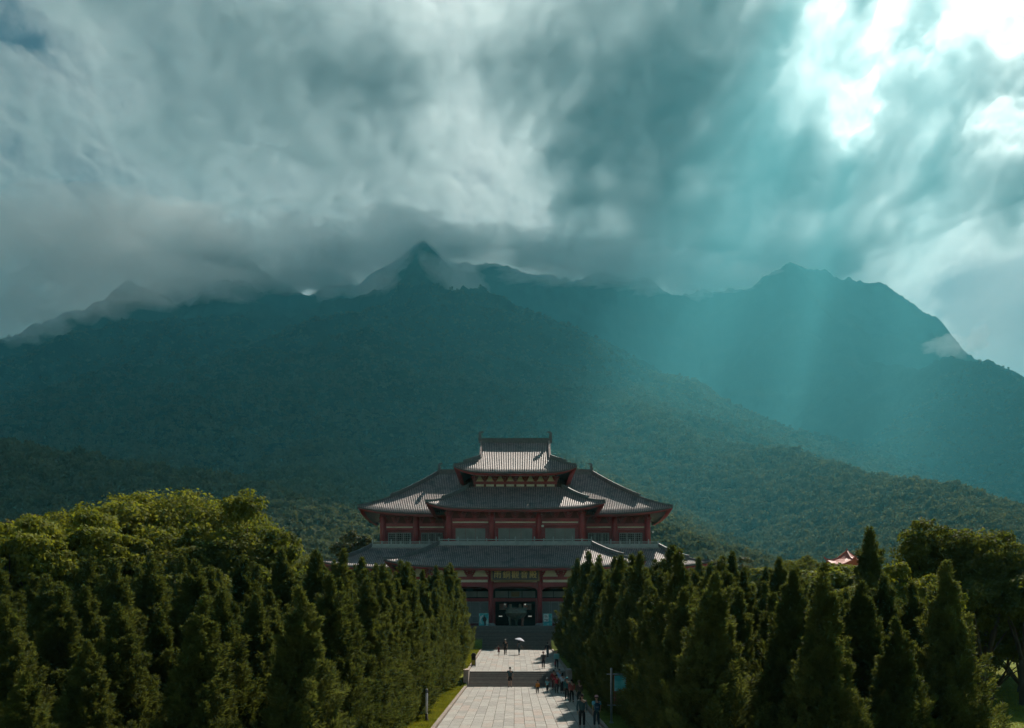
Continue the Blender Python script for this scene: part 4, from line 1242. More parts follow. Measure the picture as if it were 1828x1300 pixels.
TMP = bpy.data.scenes.new('workbench')
def skin_mesh(name, chains, mat, sub=1, torso=None):
    """chains: lists of (point, radius or (rx, ry)) that share their first point index by position; one smooth skinned surface"""
    verts, edges, rad, index = [], [], [], {}
    def vid(p, r):
        k = tuple(round(q, 4) for q in p)
        if k not in index:
            index[k] = len(verts); verts.append(p); rad.append(r if isinstance(r, tuple) else (r, r))
        return index[k]
    for ch in chains:
        ids = [vid(p, r) for p, r in ch]
        edges += [(a, b) for a, b in zip(ids[:-1], ids[1:]) if a != b and (a, b) not in edges and (b, a) not in edges]
    me = bpy.data.meshes.new(name)
    me.from_pydata(verts, edges, [])
    o = bpy.data.objects.new(name, me); TMP.collection.objects.link(o)
    m = o.modifiers.new('skin', 'SKIN'); m.use_smooth_shade = True; m.branch_smoothing = 0.3
    for i, q in enumerate(me.skin_vertices[0].data):
        q.radius = rad[i]; q.use_root = (i == 0)
    u = o.modifiers.new('sub', 'SUBSURF'); u.levels = sub; u.render_levels = sub
    with bpy.context.temp_override(scene=TMP, view_layer=TMP.view_layers[0]):
        dg = bpy.context.evaluated_depsgraph_get(); dg.update()
        res = bpy.data.meshes.new_from_object(o.evaluated_get(dg))
    bpy.data.objects.remove(o); bpy.data.meshes.remove(me)
    if torso:                                      # flatten the trunk front to back
        z0, z1, hw_ = torso
        co = np.empty(len(res.vertices) * 3, np.float32); res.vertices.foreach_get('co', co); co = co.reshape(-1, 3)
        wgt = sstep(z0 - 0.06, z0, co[:, 2]) * sstep(z1 + 0.06, z1, co[:, 2]) * sstep(hw_ * 1.5, hw_ * 1.1, np.abs(co[:, 1]))
        co[:, 0] *= 1 - 0.22 * wgt; co[:, 1] *= 1 + 0.22 * wgt * sstep(hw_ * 1.3, hw_ * 0.6, np.abs(co[:, 1]))
        res.vertices.foreach_set('co', co.ravel())
    res.materials.clear(); res.materials.append(mat)
    res.polygons.foreach_set('use_smooth', np.ones(len(res.polygons), bool))
    res.name = name
    return res

def person(x, y, h, face, label, top, legs, shoes=(0.03, 0.03, 0.03), stride=0.16, swing=0.18, hair='short', sleeve=1, shorts=False, skirt=False, hat=None,
           pack=None, bag=None, umbrella=None, arms=None, group='visitors on the avenue', z=None, stout=1.0, dress=False):
    """figure facing +x at rest, turned by face (radians about z); limbs sized from the standing height"""
    if z is None: z = terrace_z(y)
    t = thing('person', label, 'person', (x, y, z), face, group)
    H = h; child = h < 1.35
    hd = H / (5.6 if child else 7.3)                       # head height
    hip, sh = H * (0.46 if child else 0.49), H - hd * 1.42
    knee, ank = hip * 0.54, H * 0.042
    sw = H * 0.105 * stout                                   # half shoulder width
    hw = H * 0.052
    w = H / 1.72 * (1.15 if child else 1.0)
    P = {}
    P['pel'] = (0, 0, hip + 0.03 * H)
    P['waist'] = (0.0, 0, hip + 0.14 * H)
    P['chest'] = (-0.01 * H, 0, sh - 0.055 * H)
    P['neck0'] = (0.0, 0, sh + 0.02 * H)
    P['neck1'] = (0.012 * H, 0, sh + 0.045 * H)
    P['head'] = (0.022 * H, 0, H - hd * 0.52)
    leg, arm = [], []
    for s in (-1, 1):
        f = stride * s * H
        lift = 0.02 * H if f < 0 else 0.0
        leg.append([(0, s * hw, hip), (f * 0.42 + 0.03 * H, s * hw * 1.05, knee + lift), (f - 0.01 * H, s * hw * 1.05, ank + lift), (f + 0.085 * H, s * hw * 1.25, 0.018 * H + lift * 0.3)])
        g = -swing * s * H
        a = arms[0 if s < 0 else 1] if arms else None
        if a: el, wr = [tuple(q * H for q in p) for p in a]
        else:
            el = (g * 0.45 - 0.01 * H, s * (sw + 0.028 * H), sh - 0.19 * H); wr = (g + 0.04 * H, s * (sw + 0.018 * H), sh - 0.345 * H + abs(g) * 0.15)
        arm.append([(0, s * sw, sh - 0.012 * H), el, wr])
    # continuous body
    ch = [[(P['pel'], 0.085 * w), (P['waist'], 0.082 * w), (P['chest'], 0.085 * w), (P['neck0'], 0.052 * w), (P['neck1'], 0.045 * w), (P['head'], (hd * 0.36, hd * 0.36))]]
    for k in range(2):
        l, a = leg[k], arm[k]
        ch.append([(P['pel'], 0.085 * w), (l[0], 0.078 * w), (l[1], 0.054 * w), (l[2], 0.036 * w), (l[3], (0.03 * w, 0.035 * w))])
        ch.append([(P['chest'], 0.085 * w), (a[0], 0.046 * w), (a[1], 0.036 * w), (a[2], 0.024 * w)])
        # hand: palm and five fingers
        d = (Vector(a[2]) - Vector(a[1])).normalized()
        s = -1 if k == 0 else 1
        palm = Vector(a[2]) + d * 0.05 * w
        ch.append([(a[2], 0.024 * w), (tuple(palm), (0.028 * w, 0.016 * w))])
        fwd = Vector((1, 0, 0)); fwd = (fwd - d * fwd.dot(d)).normalized(); side = d.cross(fwd)
        for q, (off, ln) in enumerate(((-0.024, 0.062), (-0.008, 0.074), (0.008, 0.07), (0.022, 0.055))):
            b0 = palm + fwd * off * w + d * 0.03 * w
            b1 = b0 + d * ln * 0.55 * w; b2 = b1 + (d * 0.8 - side * s * 0.5).normalized() * ln * 0.5 * w
            ch.append([(tuple(palm), (0.028 * w, 0.016 * w)), (tuple(b0), 0.0085 * w), (tuple(b1), 0.008 * w), (tuple(b2), 0.0065 * w)])
        b0 = Vector(a[2]) + d * 0.025 * w + fwd * 0.03 * w; b1 = b0 + (d + fwd * 0.6).normalized() * 0.05 * w
        ch.append([(a[2], 0.024 * w), (tuple(b0), 0.0105 * w), (tuple(b1), 0.009 * w)])
    body = link('body', skin_mesh('body', ch, M_SKIN, 1, (hip, sh - 0.02 * H, sw)), t)
    # head shape with nose, ears, eyes, mouth
    hc = Vector(P['head'])
    hm = MB()
    bm = bmesh.new(); bmesh.ops.create_icosphere(bm, subdivisions=3, radius=1.0)
    vs = []
    for v in bm.verts:
        p = v.co.copy()
        jaw = max(0, -p.z)
        vs.append((hc.x + p.x * hd * 0.40 * (1 - 0.18 * jaw) + 0.03 * hd * jaw, hc.y + p.y * hd * 0.34 * (1 - 0.30 * jaw ** 1.5), hc.z + p.z * hd * 0.5))
    hm.add(vs, [[q.index for q in f_.verts] for f_ in bm.faces]); bm.free()
    fx = hc.x + hd * 0.40
    hm.add([(fx - 0.03 * hd, -0.05 * hd, hc.z - 0.12 * hd), (fx - 0.03 * hd, 0.05 * hd, hc.z - 0.12 * hd), (fx - 0.02 * hd, 0, hc.z + 0.06 * hd), (fx + 0.09 * hd, 0, hc.z - 0.11 * hd)], [(0, 3, 2), (3, 1, 2), (0, 1, 3)])
    for s in (-1, 1):
        hm.box(hc.x - 0.06 * hd, hc.x + 0.06 * hd, *(sorted((hc.y + s * 0.32 * hd, hc.y + s * 0.38 * hd))), hc.z - 0.12 * hd, hc.z + 0.10 * hd)
    ho = hm.build('head', M_SKIN, t, True)
    fm = MB()
    for s in (-1, 1): fm.box(fx - 0.07 * hd, fx - 0.012 * hd, s * 0.14 * hd - 0.045 * hd, s * 0.14 * hd + 0.045 * hd, hc.z + 0.0 * hd, hc.z + 0.045 * hd)
    fm.box(fx - 0.09 * hd, fx - 0.025 * hd, -0.09 * hd, 0.09 * hd, hc.z - 0.245 * hd, hc.z - 0.215 * hd)
    fm.build('face_features', M_HAIR, ho)
    # hair
    if hair:
        bm = bmesh.new(); bmesh.ops.create_icosphere(bm, subdivisions=3, radius=1.0)
        low = {'short': -0.30, 'bob': -0.65, 'long': -1.0}[hair]
        vs, keep_ = [], []
        for v in bm.verts:
            p = v.co
            k = 1.0
            zz = p.z
            if hair == 'long' and p.x < 0.1 and p.z < 0: zz = p.z * 1.7
            vs.append((hc.x - 0.03 * hd + p.x * hd * 0.43 * k, hc.y + p.y * hd * 0.385, hc.z + 0.045 * hd + zz * hd * 0.5))
            keep_.append((p.x < 0.35 or p.z > 0.45) and p.z > low)
        fs = [[q.index for q in f_.verts] for f_ in bm.faces if all(keep_[q.index] for q in f_.verts)]; bm.free()
        MB().add(vs, fs).build('hair', M_HAIR, t, True)
    # clothes follow the body, a little larger
    e = 0.014 * w
    tc_ = [[((0, 0, hip - 0.035 * H), 0.120 * w), ((0, 0, hip + 0.03 * H), 0.128 * w), (P['waist'], 0.125 * w * stout), (P['chest'], 0.132 * w * stout), ((P['neck0'][0], 0, P['neck0'][2] - 0.005 * H), 0.072 * w)]]
    for k in range(2):
        a = arm[k]
        cc = [(P['chest'], 0.132 * w * stout), (a[0], 0.064 * w + e)]
        if sleeve == 1: cc.append((tuple(Vector(a[0]).lerp(Vector(a[1]), 0.62)), 0.046 * w + e))
        if sleeve == 2: cc += [(a[1], 0.042 * w + e), (tuple(Vector(a[1]).lerp(Vector(a[2]), 0.92)), 0.03 * w + e)]
        if sleeve == 0: cc[1] = (tuple(Vector(a[0]) * 0.9 + Vector(P['chest']) * 0.1), 0.05 * w)
        tc_.append(cc)
    link('shirt', skin_mesh('shirt', tc_, cloth(top), 1, (hip - 0.03 * H, sh - 0.02 * H, sw)), t)
    if skirt or dress:
        zl = hip * (0.28 if skirt else 0.62)
        m = MB()
        n = 18
        prof_ = [(0.125 * w, hip + 0.11 * H), (0.15 * w, hip), (0.17 * w, hip * 0.75), (0.20 * w, zl)]
        rings = []
        for rr_, zz in prof_:
            rings += [((rr_ * 0.85 * (1 + 0.08 * math.sin(5 * q))) * math.cos(q) + 0.01, rr_ * (1 + 0.08 * math.sin(5 * q)) * math.sin(q), zz) for q in [2 * math.pi * i / n for i in range(n)]]
        fs = [(j * n + i, j * n + (i + 1) % n, (j + 1) * n + (i + 1) % n, (j + 1) * n + i) for j in range(3) for i in range(n)] + [tuple(range(n))]
        m.add(rings, fs).build('skirt', cloth(legs if skirt else top), t, True)
    if not skirt and not dress:
        lc = []
        for k in range(2):
            l = leg[k]
            cc = [((0, 0, hip + 0.08 * H), 0.112 * w), ((0, 0, hip + 0.02 * H), 0.118 * w), (l[0], 0.102 * w)]
            if shorts: cc.append((tuple(Vector(l[0]).lerp(Vector(l[1]), 0.85)), 0.092 * w))
            else: cc += [(l[1], 0.078 * w), (tuple(Vector(l[1]).lerp(Vector(l[2]), 0.97)), 0.06 * w)]
            lc.append(cc)
        link('trousers' if not shorts else 'shorts', skin_mesh('trousers', lc, cloth(legs), 1), t)
    for k in range(2):
        l = leg[k]
        a, b = Vector(l[2]), Vector(l[3])
        m = MB()
        x0, x1, yy, z0 = a.x - 0.035 * H, b.x + 0.035 * H, (a.y + b.y) / 2, min(a.z - ank, b.z - 0.018 * H)
        z0 = max(z0, 0.0) + 0.002
        m.add([(x0, yy - 0.025 * H, z0), (x1, yy - 0.022 * H, z0), (x1, yy + 0.022 * H, z0), (x0, yy + 0.025 * H, z0),
               (x0, yy - 0.023 * H, z0 + 0.055 * H), (x1 - 0.03 * H, yy - 0.018 * H, z0 + 0.025 * H), (x1 - 0.03 * H, yy + 0.018 * H, z0 + 0.025 * H), (x0, yy + 0.023 * H, z0 + 0.055 * H),
               ((x0 + x1) / 2, yy - 0.022 * H, z0 + 0.045 * H), ((x0 + x1) / 2, yy + 0.022 * H, z0 + 0.045 * H)],
              [(0, 3, 2, 1), (0, 1, 5, 8, 4), (1, 2, 6, 5), (2, 3, 7, 9, 6), (3, 0, 4, 7), (4, 8, 9, 7), (8, 5, 6, 9)])
        m.build('shoe', cloth(shoes), t)
    if hat:
        c, brim = hat
        z0 = hc.z + 0.12 * hd
        m = MB().lathe(hc.x - 0.02 * hd, 0, [(0.44 * hd, z0), (0.45 * hd, z0 + 0.12 * hd), (0.40 * hd, z0 + 0.30 * hd), (0.25 * hd, z0 + 0.44 * hd), (0.05 * hd, z0 + 0.48 * hd)], 18)
        if brim == 'round': m.lathe(hc.x - 0.02 * hd, 0, [(0.46 * hd, z0 - 0.002), (0.78 * hd, z0 - 0.07 * hd), (0.78 * hd, z0 - 0.045 * hd), (0.45 * hd, z0 + 0.03 * hd)], 18)
        else: m.prism([(hc.x + 0.36 * hd, z0 + 0.02 * hd), (hc.x + 0.72 * hd, z0 - 0.03 * hd), (hc.x + 0.72 * hd, z0), (hc.x + 0.36 * hd, z0 + 0.06 * hd)], 'y', -0.25 * hd, 0.25 * hd)
        m.build('hat', cloth(c), t, True)
    if pack:
        m = MB()
        bm = bmesh.new(); bmesh.ops.create_cube(bm, size=1.0); bmesh.ops.bevel(bm, geom=bm.edges[:], offset=0.16, segments=2, affect='EDGES')
        bx0 = -0.185 * w
        vs = [(v.co.x * 0.17 * w + bx0, v.co.y * 0.29 * w, v.co.z * 0.42 * w + sh - 0.16 * H) for v in bm.verts]; fs = [[q.index for q in f_.verts] for f_ in bm.faces]; bm.free()
        po = m.add(vs, fs).build('backpack', cloth(pack), t, True)
        MB().box(bx0 - 0.115 * w, bx0 - 0.07 * w, -0.10 * w, 0.10 * w, sh - 0.24 * H, sh - 0.15 * H).build('pocket', cloth(tuple(q * 1.5 for q in pack)), po)
        MB().box(bx0 - 0.119 * w, bx0 - 0.116 * w, -0.07 * w, 0.07 * w, sh - 0.165 * H, sh - 0.155 * H).build('trim', cloth((0.5, 0.55, 0.6)), po)
        for s in (-1, 1):
            MB().tube([(bx0 + 0.05 * w, s * 0.09 * w, sh - 0.03 * H), (0.0, s * 0.10 * w, sh + 0.03 * H), (0.11 * w, s * 0.10 * w, sh - 0.08 * H), (0.06 * w, s * 0.135 * w, sh - 0.22 * H), (bx0 + 0.05 * w, s * 0.12 * w, sh - 0.27 * H)], 0.016 * w, 6).build('strap', cloth(pack), po)
    if bag:
        c, k = bag
        a = Vector(arm[k][2]) + Vector((0.02, 0, -0.09 * w))
        m = MB().add([(a.x - 0.12 * w, a.y - 0.03 * w, a.z - 0.34 * w), (a.x + 0.12 * w, a.y - 0.03 * w, a.z - 0.34 * w), (a.x + 0.12 * w, a.y + 0.03 * w, a.z - 0.34 * w), (a.x - 0.12 * w, a.y + 0.03 * w, a.z - 0.34 * w),
                      (a.x - 0.10 * w, a.y - 0.02 * w, a.z - 0.08 * w), (a.x + 0.10 * w, a.y - 0.02 * w, a.z - 0.08 * w), (a.x + 0.10 * w, a.y + 0.02 * w, a.z - 0.08 * w), (a.x - 0.10 * w, a.y + 0.02 * w, a.z - 0.08 * w)], BOXF)
        wl_ = t.matrix_basis if False else None
        bo = m.build('hand_bag', cloth(c), None)
        bo.location = t.location; bo.rotation_euler = t.rotation_euler
        tag(bo, bag_label.get(label, 'small bag carried in the hand'), 'bag')
        MB().tube([(a.x - 0.06 * w, a.y, a.z - 0.09 * w), (a.x - 0.03 * w, a.y, a.z + 0.02 * w), (a.x + 0.03 * w, a.y, a.z + 0.02 * w), (a.x + 0.06 * w, a.y, a.z - 0.09 * w)], 0.008 * w, 6).build('bag_handle', cloth(c), bo)
    if umbrella:
        c1, c2, k, lab = umbrella
        hnd = Vector(arm[k][2]) + Vector((0.03, 0, 0.02))
        u = thing('umbrella', lab, 'umbrella', t.location, face)
        n, rr_ = 8, 0.62
        tip = Vector((hnd.x + 0.12, hnd.y * 0.3, H + 0.36))
        ax = (tip - hnd).normalized()
        q = ax.to_track_quat('Z', 'Y')
        V = [tip]
        rings = ((0.35, -0.06), (0.72, -0.17), (1.0, -0.30))
        for fr_, dz in rings:
            for i in range(n * 2):
                a = math.pi * i / n
                sc_ = 1.0 if i % 2 == 0 else 0.95
                V.append(tip + q @ Vector((rr_ * fr_ * sc_ * math.cos(a), rr_ * fr_ * sc_ * math.sin(a), dz - (0.0 if i % 2 == 0 else -0.02) * fr_)))
        m2 = n * 2
        fs = [(0, 1 + i, 1 + (i + 1) % m2) for i in range(m2)]
        for rg in range(2):
            for i in range(m2):
                a, b = 1 + rg * m2 + i, 1 + rg * m2 + (i + 1) % m2
                fs.append((a, a + m2, b + m2, b))
        MB().add(V, fs).build('canopy', cloth(c1), u)
        m = MB()
        for i in range(n): m.tube([tip + q @ Vector((0, 0, -0.10)), V[1 + m2 + 2 * i], V[1 + 2 * m2 + 2 * i]], 0.005, 5)
        tag(m.build('ribs', cloth(c2), u), kind='stuff')
        MB().tube([tuple(hnd - ax * 0.12), tuple(tip + ax * 0.06)], 0.011, 6).build('shaft', cloth(c2), u)
    return t

bag_label = {}
UPF, DOWNF = R(90), R(-90)         # walking away from / towards the camera
NAVY, BLACK, JEANS = (0.012, 0.018, 0.03), (0.010, 0.010, 0.012), (0.03, 0.05, 0.08)
def gx_(px, Y): return (px - VPX) / FOC * Y
person(gx_(1039, 44.7), 44.7, 1.80, R(88), 'man in dark teal shirt and black trousers walking away, nearest left of the pair', (0.03, 0.075, 0.085), BLACK, sleeve=2, stride=0.10, swing=0.08, stout=1.1, shoes=(0.25, 0.25, 0.25))
person(gx_(1065, 44.9), 44.9, 1.70, R(92), 'person in pink cap, light blue shirt and navy backpack walking away', (0.12, 0.46, 0.55), (0.012, 0.03, 0.045), stride=0.09, swing=0.10, hat=((0.62, 0.36, 0.36), 'cap'), pack=(0.010, 0.035, 0.07), shoes=(0.35, 0.35, 0.36))
person(gx_(1020.5, 58.9), 58.9, 1.62, R(95), 'person in reddish vest top and dark trousers in the shade by the hedge', (0.30, 0.07, 0.06), BLACK, stride=0.08, sleeve=2, hair='bob')
person(gx_(1012, 60.5), 60.5, 1.66, R(85), 'person in dark clothes and teal cap behind the reddish vest', (0.02, 0.11, 0.12), BLACK, stride=0.07, sleeve=2, hat=((0.10, 0.42, 0.46), 'cap'))
person(gx_(1034, 57.6), 57.6, 1.62, R(90), 'person in brown top and hat half hidden behind the nearest man', (0.10, 0.06, 0.045), BLACK, stride=0.06, sleeve=2, hat=((0.16, 0.10, 0.07), 'round'))
person(gx_(993.5, 66.4), 66.4, 1.50, R(90), 'person in bright red shirt and grey trousers at the foot of the lower stairs', (0.46, 0.04, 0.06), (0.05, 0.055, 0.06), stride=0.08, hair='bob')
person(gx_(1004, 66.2), 66.2, 1.62, R(90), 'woman in white top and long black skirt in the group by the hedge', (0.50, 0.58, 0.66), BLACK, skirt=True, stride=0.05, hair='long')
bag_label['person in dark red clothes carrying a white bag up to the lower stairs'] = 'white bag carried by the person in dark red'
person(gx_(988.5, 69.5), 69.5, 1.70, R(85), 'person in dark red clothes carrying a white bag up to the lower stairs', (0.26, 0.025, 0.03), (0.10, 0.015, 0.02), stride=0.07, sleeve=2, bag=((0.5, 0.5, 0.5), 1), hair='bob')
person(gx_(998.5, 71.8), 71.8, 1.64, R(92), 'person in light blue shirt just in front of the lower stairs', (0.26, 0.44, 0.60), NAVY, stride=0.06)
person(gx_(977, 68.2), 68.2, 1.12, R(80), 'small child in pale blue shirt running on the lower avenue', (0.22, 0.50, 0.52), (0.03, 0.03, 0.04), stride=0.15, shorts=False, hat=((0.55, 0.52, 0.48), 'cap'))
person(gx_(959.8, 66.4), 66.4, 1.06, R(95), 'small child in orange jacket on the lower avenue', (0.55, 0.20, 0.015), (0.02, 0.03, 0.03), stride=0.05, sleeve=2)
person(gx_(910.5, 72.4), 72.4, 1.78, R(88), 'man in dark teal shirt and black shorts climbing towards the lower stairs', (0.025, 0.055, 0.065), BLACK, shorts=True, stride=0.05, swing=0.05, stout=1.08)
person(gx_(969.8, 78.6), 78.6, 1.60, R(-95), 'person in round hat and dark overalls descending at the edge of the shade', (0.07, 0.06, 0.07), (0.02, 0.02, 0.03), stride=0.07, hat=((0.10, 0.02, 0.03), 'round'), sleeve=1)
bag_label['person in pale teal shirt and black trousers with a red bag'] = 'red bag carried by the person in pale teal'
person(gx_(993.5, 78.4), 78.4, 1.74, R(-85), 'person in pale teal shirt and black trousers with a red bag', (0.16, 0.44, 0.46), BLACK, stride=0.09, sleeve=2, bag=((0.42, 0.03, 0.05), 0), hair='bob')
person(gx_(977.5, 94.0), 94.0, 1.66, R(70), 'person in dark top and blue jeans at the right end of the upper terrace', (0.015, 0.022, 0.035), (0.06, 0.10, 0.14), stride=0.10, swing=0.24, sleeve=2, hair='long')
person(gx_(926.5, 97.5), 97.5, 1.60, R(60), 'woman under a white umbrella walking to the upper stairs', (0.09, 0.12, 0.14), (0.03, 0.05, 0.06), stride=0.10, hair='long', sleeve=1,
       umbrella=((0.62, 0.62, 0.70), (0.2, 0.2, 0.22), 1, 'open white umbrella held over the woman on the upper terrace'), arms=[((0.10, -0.17, 0.62), (0.20, -0.21, 0.46)), ((0.06, 0.16, 0.66), (0.17, 0.13, 0.76))])
person(gx_(902, 97.7), 97.7, 1.80, R(85), 'man in black clothes and pale cap on the upper terrace', (0.016, 0.013, 0.016), BLACK, stride=0.07, hat=((0.5, 0.48, 0.46), 'cap'), sleeve=1)
person(gx_(890.2, 97.3), 97.3, 1.14, R(-100), 'small child in dark red dress on the upper terrace', (0.20, 0.035, 0.03), (0.2, 0.03, 0.03), dress=True, stride=0.07, hair='bob', arms=[((0.02, -0.22, 0.70), (0.06, -0.34, 0.66)), ((0.02, 0.22, 0.70), (0.06, 0.34, 0.66))])

bpy.data.scenes.remove(TMP)
# ------------------------------------------------------------------ street furniture
M_BINB = plain('bin_black', (0.018, 0.018, 0.018), 0.5)
M_BINY = plain('bin_yellow', (0.34, 0.26, 0.02), 0.5)
t = thing('litter_bin', 'black and yellow litter bin at the left edge of the upper terrace', 'bin', (gx_(845.5, 81) , 81.0, terrace_z(81)))
b_ = MB().box(-0.2, 0.2, -0.22, 0.22, 0.08, 1.05).build('body', M_BINB, t)
MB().box(-0.15, 0.15, -0.235, -0.222, 0.2, 0.62).build('door', M_BINY, b_)
MB().box(-0.13, 0.13, -0.23, -0.221, 0.78, 0.95).build('slot', M_DARK, b_)
MB().box(-0.24, 0.24, -0.26, 0.26, 1.05, 1.12).prism([(-0.24, 1.12), (0.24, 1.12), (0.12, 1.3), (-0.12, 1.3)], 'y', -0.2, 0.2).build('lid', M_BINB, t)
for sx in (-1, 1): MB().box(sx * 0.16 - 0.03, sx * 0.16 + 0.03, -0.18, 0.18, 0, 0.08).build('foot', M_BINB, t)

M_LILAC = plain('white_post_paint', (0.62, 0.60, 0.68), 0.4)
t = thing('lamp_post', 'slim white post with dark base standing on the grass verge', 'post', (gx_(761.5, 47), 47.0, 0.08))
MB().lathe(0, 0, [(0.075, 0.42), (0.075, 1.55), (0.07, 1.56)], 14).build('shaft', M_LILAC, t, True)
MB().lathe(0, 0, [(0.12, 0.0), (0.12, 0.06), (0.085, 0.1), (0.08, 0.42)], 14).build('base', M_BARK, t, True)
MB().lathe(0, 0, [(0.072, 1.56), (0.085, 1.6), (0.085, 1.74), (0.04, 1.80)], 14).build('cap', M_RIDGE, t, True)

M_POLE = mat_var('blue_grey_pole', (0.16, 0.20, 0.22), (0.24, 0.29, 0.31), 3.0, 0.45, metallic=0.3)
t = thing('banner_post', 'grey metal banner post with a hanging teal banner by the right hedge', 'post', (gx_(1091.5, 46), 46.0, 0.08))
MB().lathe(0, 0, [(0.062, 0.0), (0.062, 2.9), (0.07, 2.92), (0.07, 3.0), (0.03, 3.03)], 14).build('pole', M_POLE, t, True)
MB().tube([(-0.26, 0, 2.68), (0.86, 0, 2.68)], 0.03, 8).build('upper_arm', M_POLE, t, True)
MB().tube([(-0.22, 0, 0.98), (0.86, 0, 0.98)], 0.025, 8).build('lower_arm', M_POLE, t, True)
MB().lathe(0, 0, [(0.12, 0.0), (0.12, 0.05), (0.075, 0.09)], 14).build('base_plate', M_POLE, t, True)
bn = MB().box(0.16, 0.80, -0.012, 0.012, 1.05, 2.6).build('banner', mat_poster('banner_print', 21), t)
MB().box(0.13, 0.16, -0.016, 0.016, 1.03, 2.66).box(0.80, 0.83, -0.016, 0.016, 1.03, 2.66).build('banner_edge', M_RED, bn)
MB().box(0.16, 0.80, -0.0155, -0.0125, 1.05, 1.75).build('banner_foot', M_RED, bn)

# small pavilion whose red roof shows over the trees
pv = thing('pavilion', 'small distant pavilion with curled red roof above the right-hand trees', 'pavilion', (at(1512, 1000, 135).x, 135.0, 5.0))
M_RROOF = mat_var('red_roof_tile', (0.34, 0.06, 0.04), (0.46, 0.10, 0.07), 4.0, 0.55)
def pav_ring(r, z, up): return [(r * math.cos(math.pi * k / 6), r * math.sin(math.pi * k / 6), z + (up if k % 3 == 0 else 0.0)) for k in range(12)]
prof_p = [(3.3, 9.9, 0.8), (2.4, 10.3, 0.25), (1.5, 10.8, 0.05), (0.7, 11.5, 0.0), (0.1, 12.0, 0.0)]
V = []
for r0_, z0_, u0_ in prof_p: V += pav_ring(r0_, z0_, u0_)
F_ = [(j * 12 + k, j * 12 + (k + 1) % 12, (j + 1) * 12 + (k + 1) % 12, (j + 1) * 12 + k) for j in range(4) for k in range(12)]
V2_ = [(x, y, z - 0.18) for x, y, z in V[:12]]
rfp = MB().add(V + V2_, F_ + [(k, 60 + k, 60 + (k + 1) % 12, (k + 1) % 12) for k in range(12)] + [tuple(range(60, 72))[::-1]]).build('roof', M_RROOF, pv)
for k in range(0, 12, 3):
    MB().sweep([(V[j * 12 + k][0] * 1.02, V[j * 12 + k][1] * 1.02, V[j * 12 + k][2]) for j in range(5)][::-1] + [(V[k][0] * 1.12, V[k][1] * 1.12, V[k][2] + 0.35)], 0.22, -0.05, 0.2).build('hip_ridge', M_RROOF, rfp)
MB().lathe(0, 0, [(0.12, 11.9), (0.22, 12.1), (0.1, 12.3), (0.02, 12.6)], 10).build('finial', M_RROOF, rfp)
for k in range(4):
    a = math.pi / 2 * k + math.pi / 4
    MB().frustum(2.3 * math.cos(a), 2.3 * math.sin(a), 0, 9.95, 0.18, 0.16, 10).build('column', M_RED, pv)
MB().frustum(0, 0, -0.6, 0.12, 3.3, 3.2, 16).build('base', M_PLINTH, pv)
# ------------------------------------------------------------------ haze, clouds
M_HAZE = mat_volume('haze_air', (0.18, 0.70, 0.83), 0.92e-4, 0.16)
hz = MB().box(-13000, 13000, -300, 14000, -8, 4050).build('haze', M_HAZE)
tag(hz, 'thin blue-green haze filling the valley air', 'haze', kind='stuff')

M_CLOUD = mat_volume('cloud_vapour', (0.68, 0.77, 0.80), 0.0085, 0.71)
# the cloud bank leans over the valley: z = 2000 + 0.714 * (7500 - Y), sketched at half size
CB_A, CB_M = 2000.0 + 0.714 * 7500.0, 0.714
CB_L = math.hypot(1.0, CB_M)
CB_N = np.array([0.0, CB_M / CB_L, 1.0 / CB_L])
def bank_y(px, py): return CB_A / ((VPY - py) / FOC + CB_M)
def blob(X, Q, px, py, rx, ry):
    """soft round weight in the cloud bank, radii in metres; Q runs up the bank"""
    Yc = bank_y(px, py)
    u = (X - (px - VPX) / FOC * Yc) / rx; v = (Q + Yc * CB_L) / ry
    return np.exp(-(u * u + v * v))
def billow(x, y, octv, seed, gain=0.55):
    s, a, n = 0.0, 1.0, 0.0
    for k in range(octv):
        s = s + a * np.abs(2 * vnoise(x + 13.1 * k, y + 7.7 * k, seed + k) - 1); n += a
        a *= gain; x, y = (x * 1.7 - y * 1.2), (x * 1.2 + y * 1.7)
    return s / n
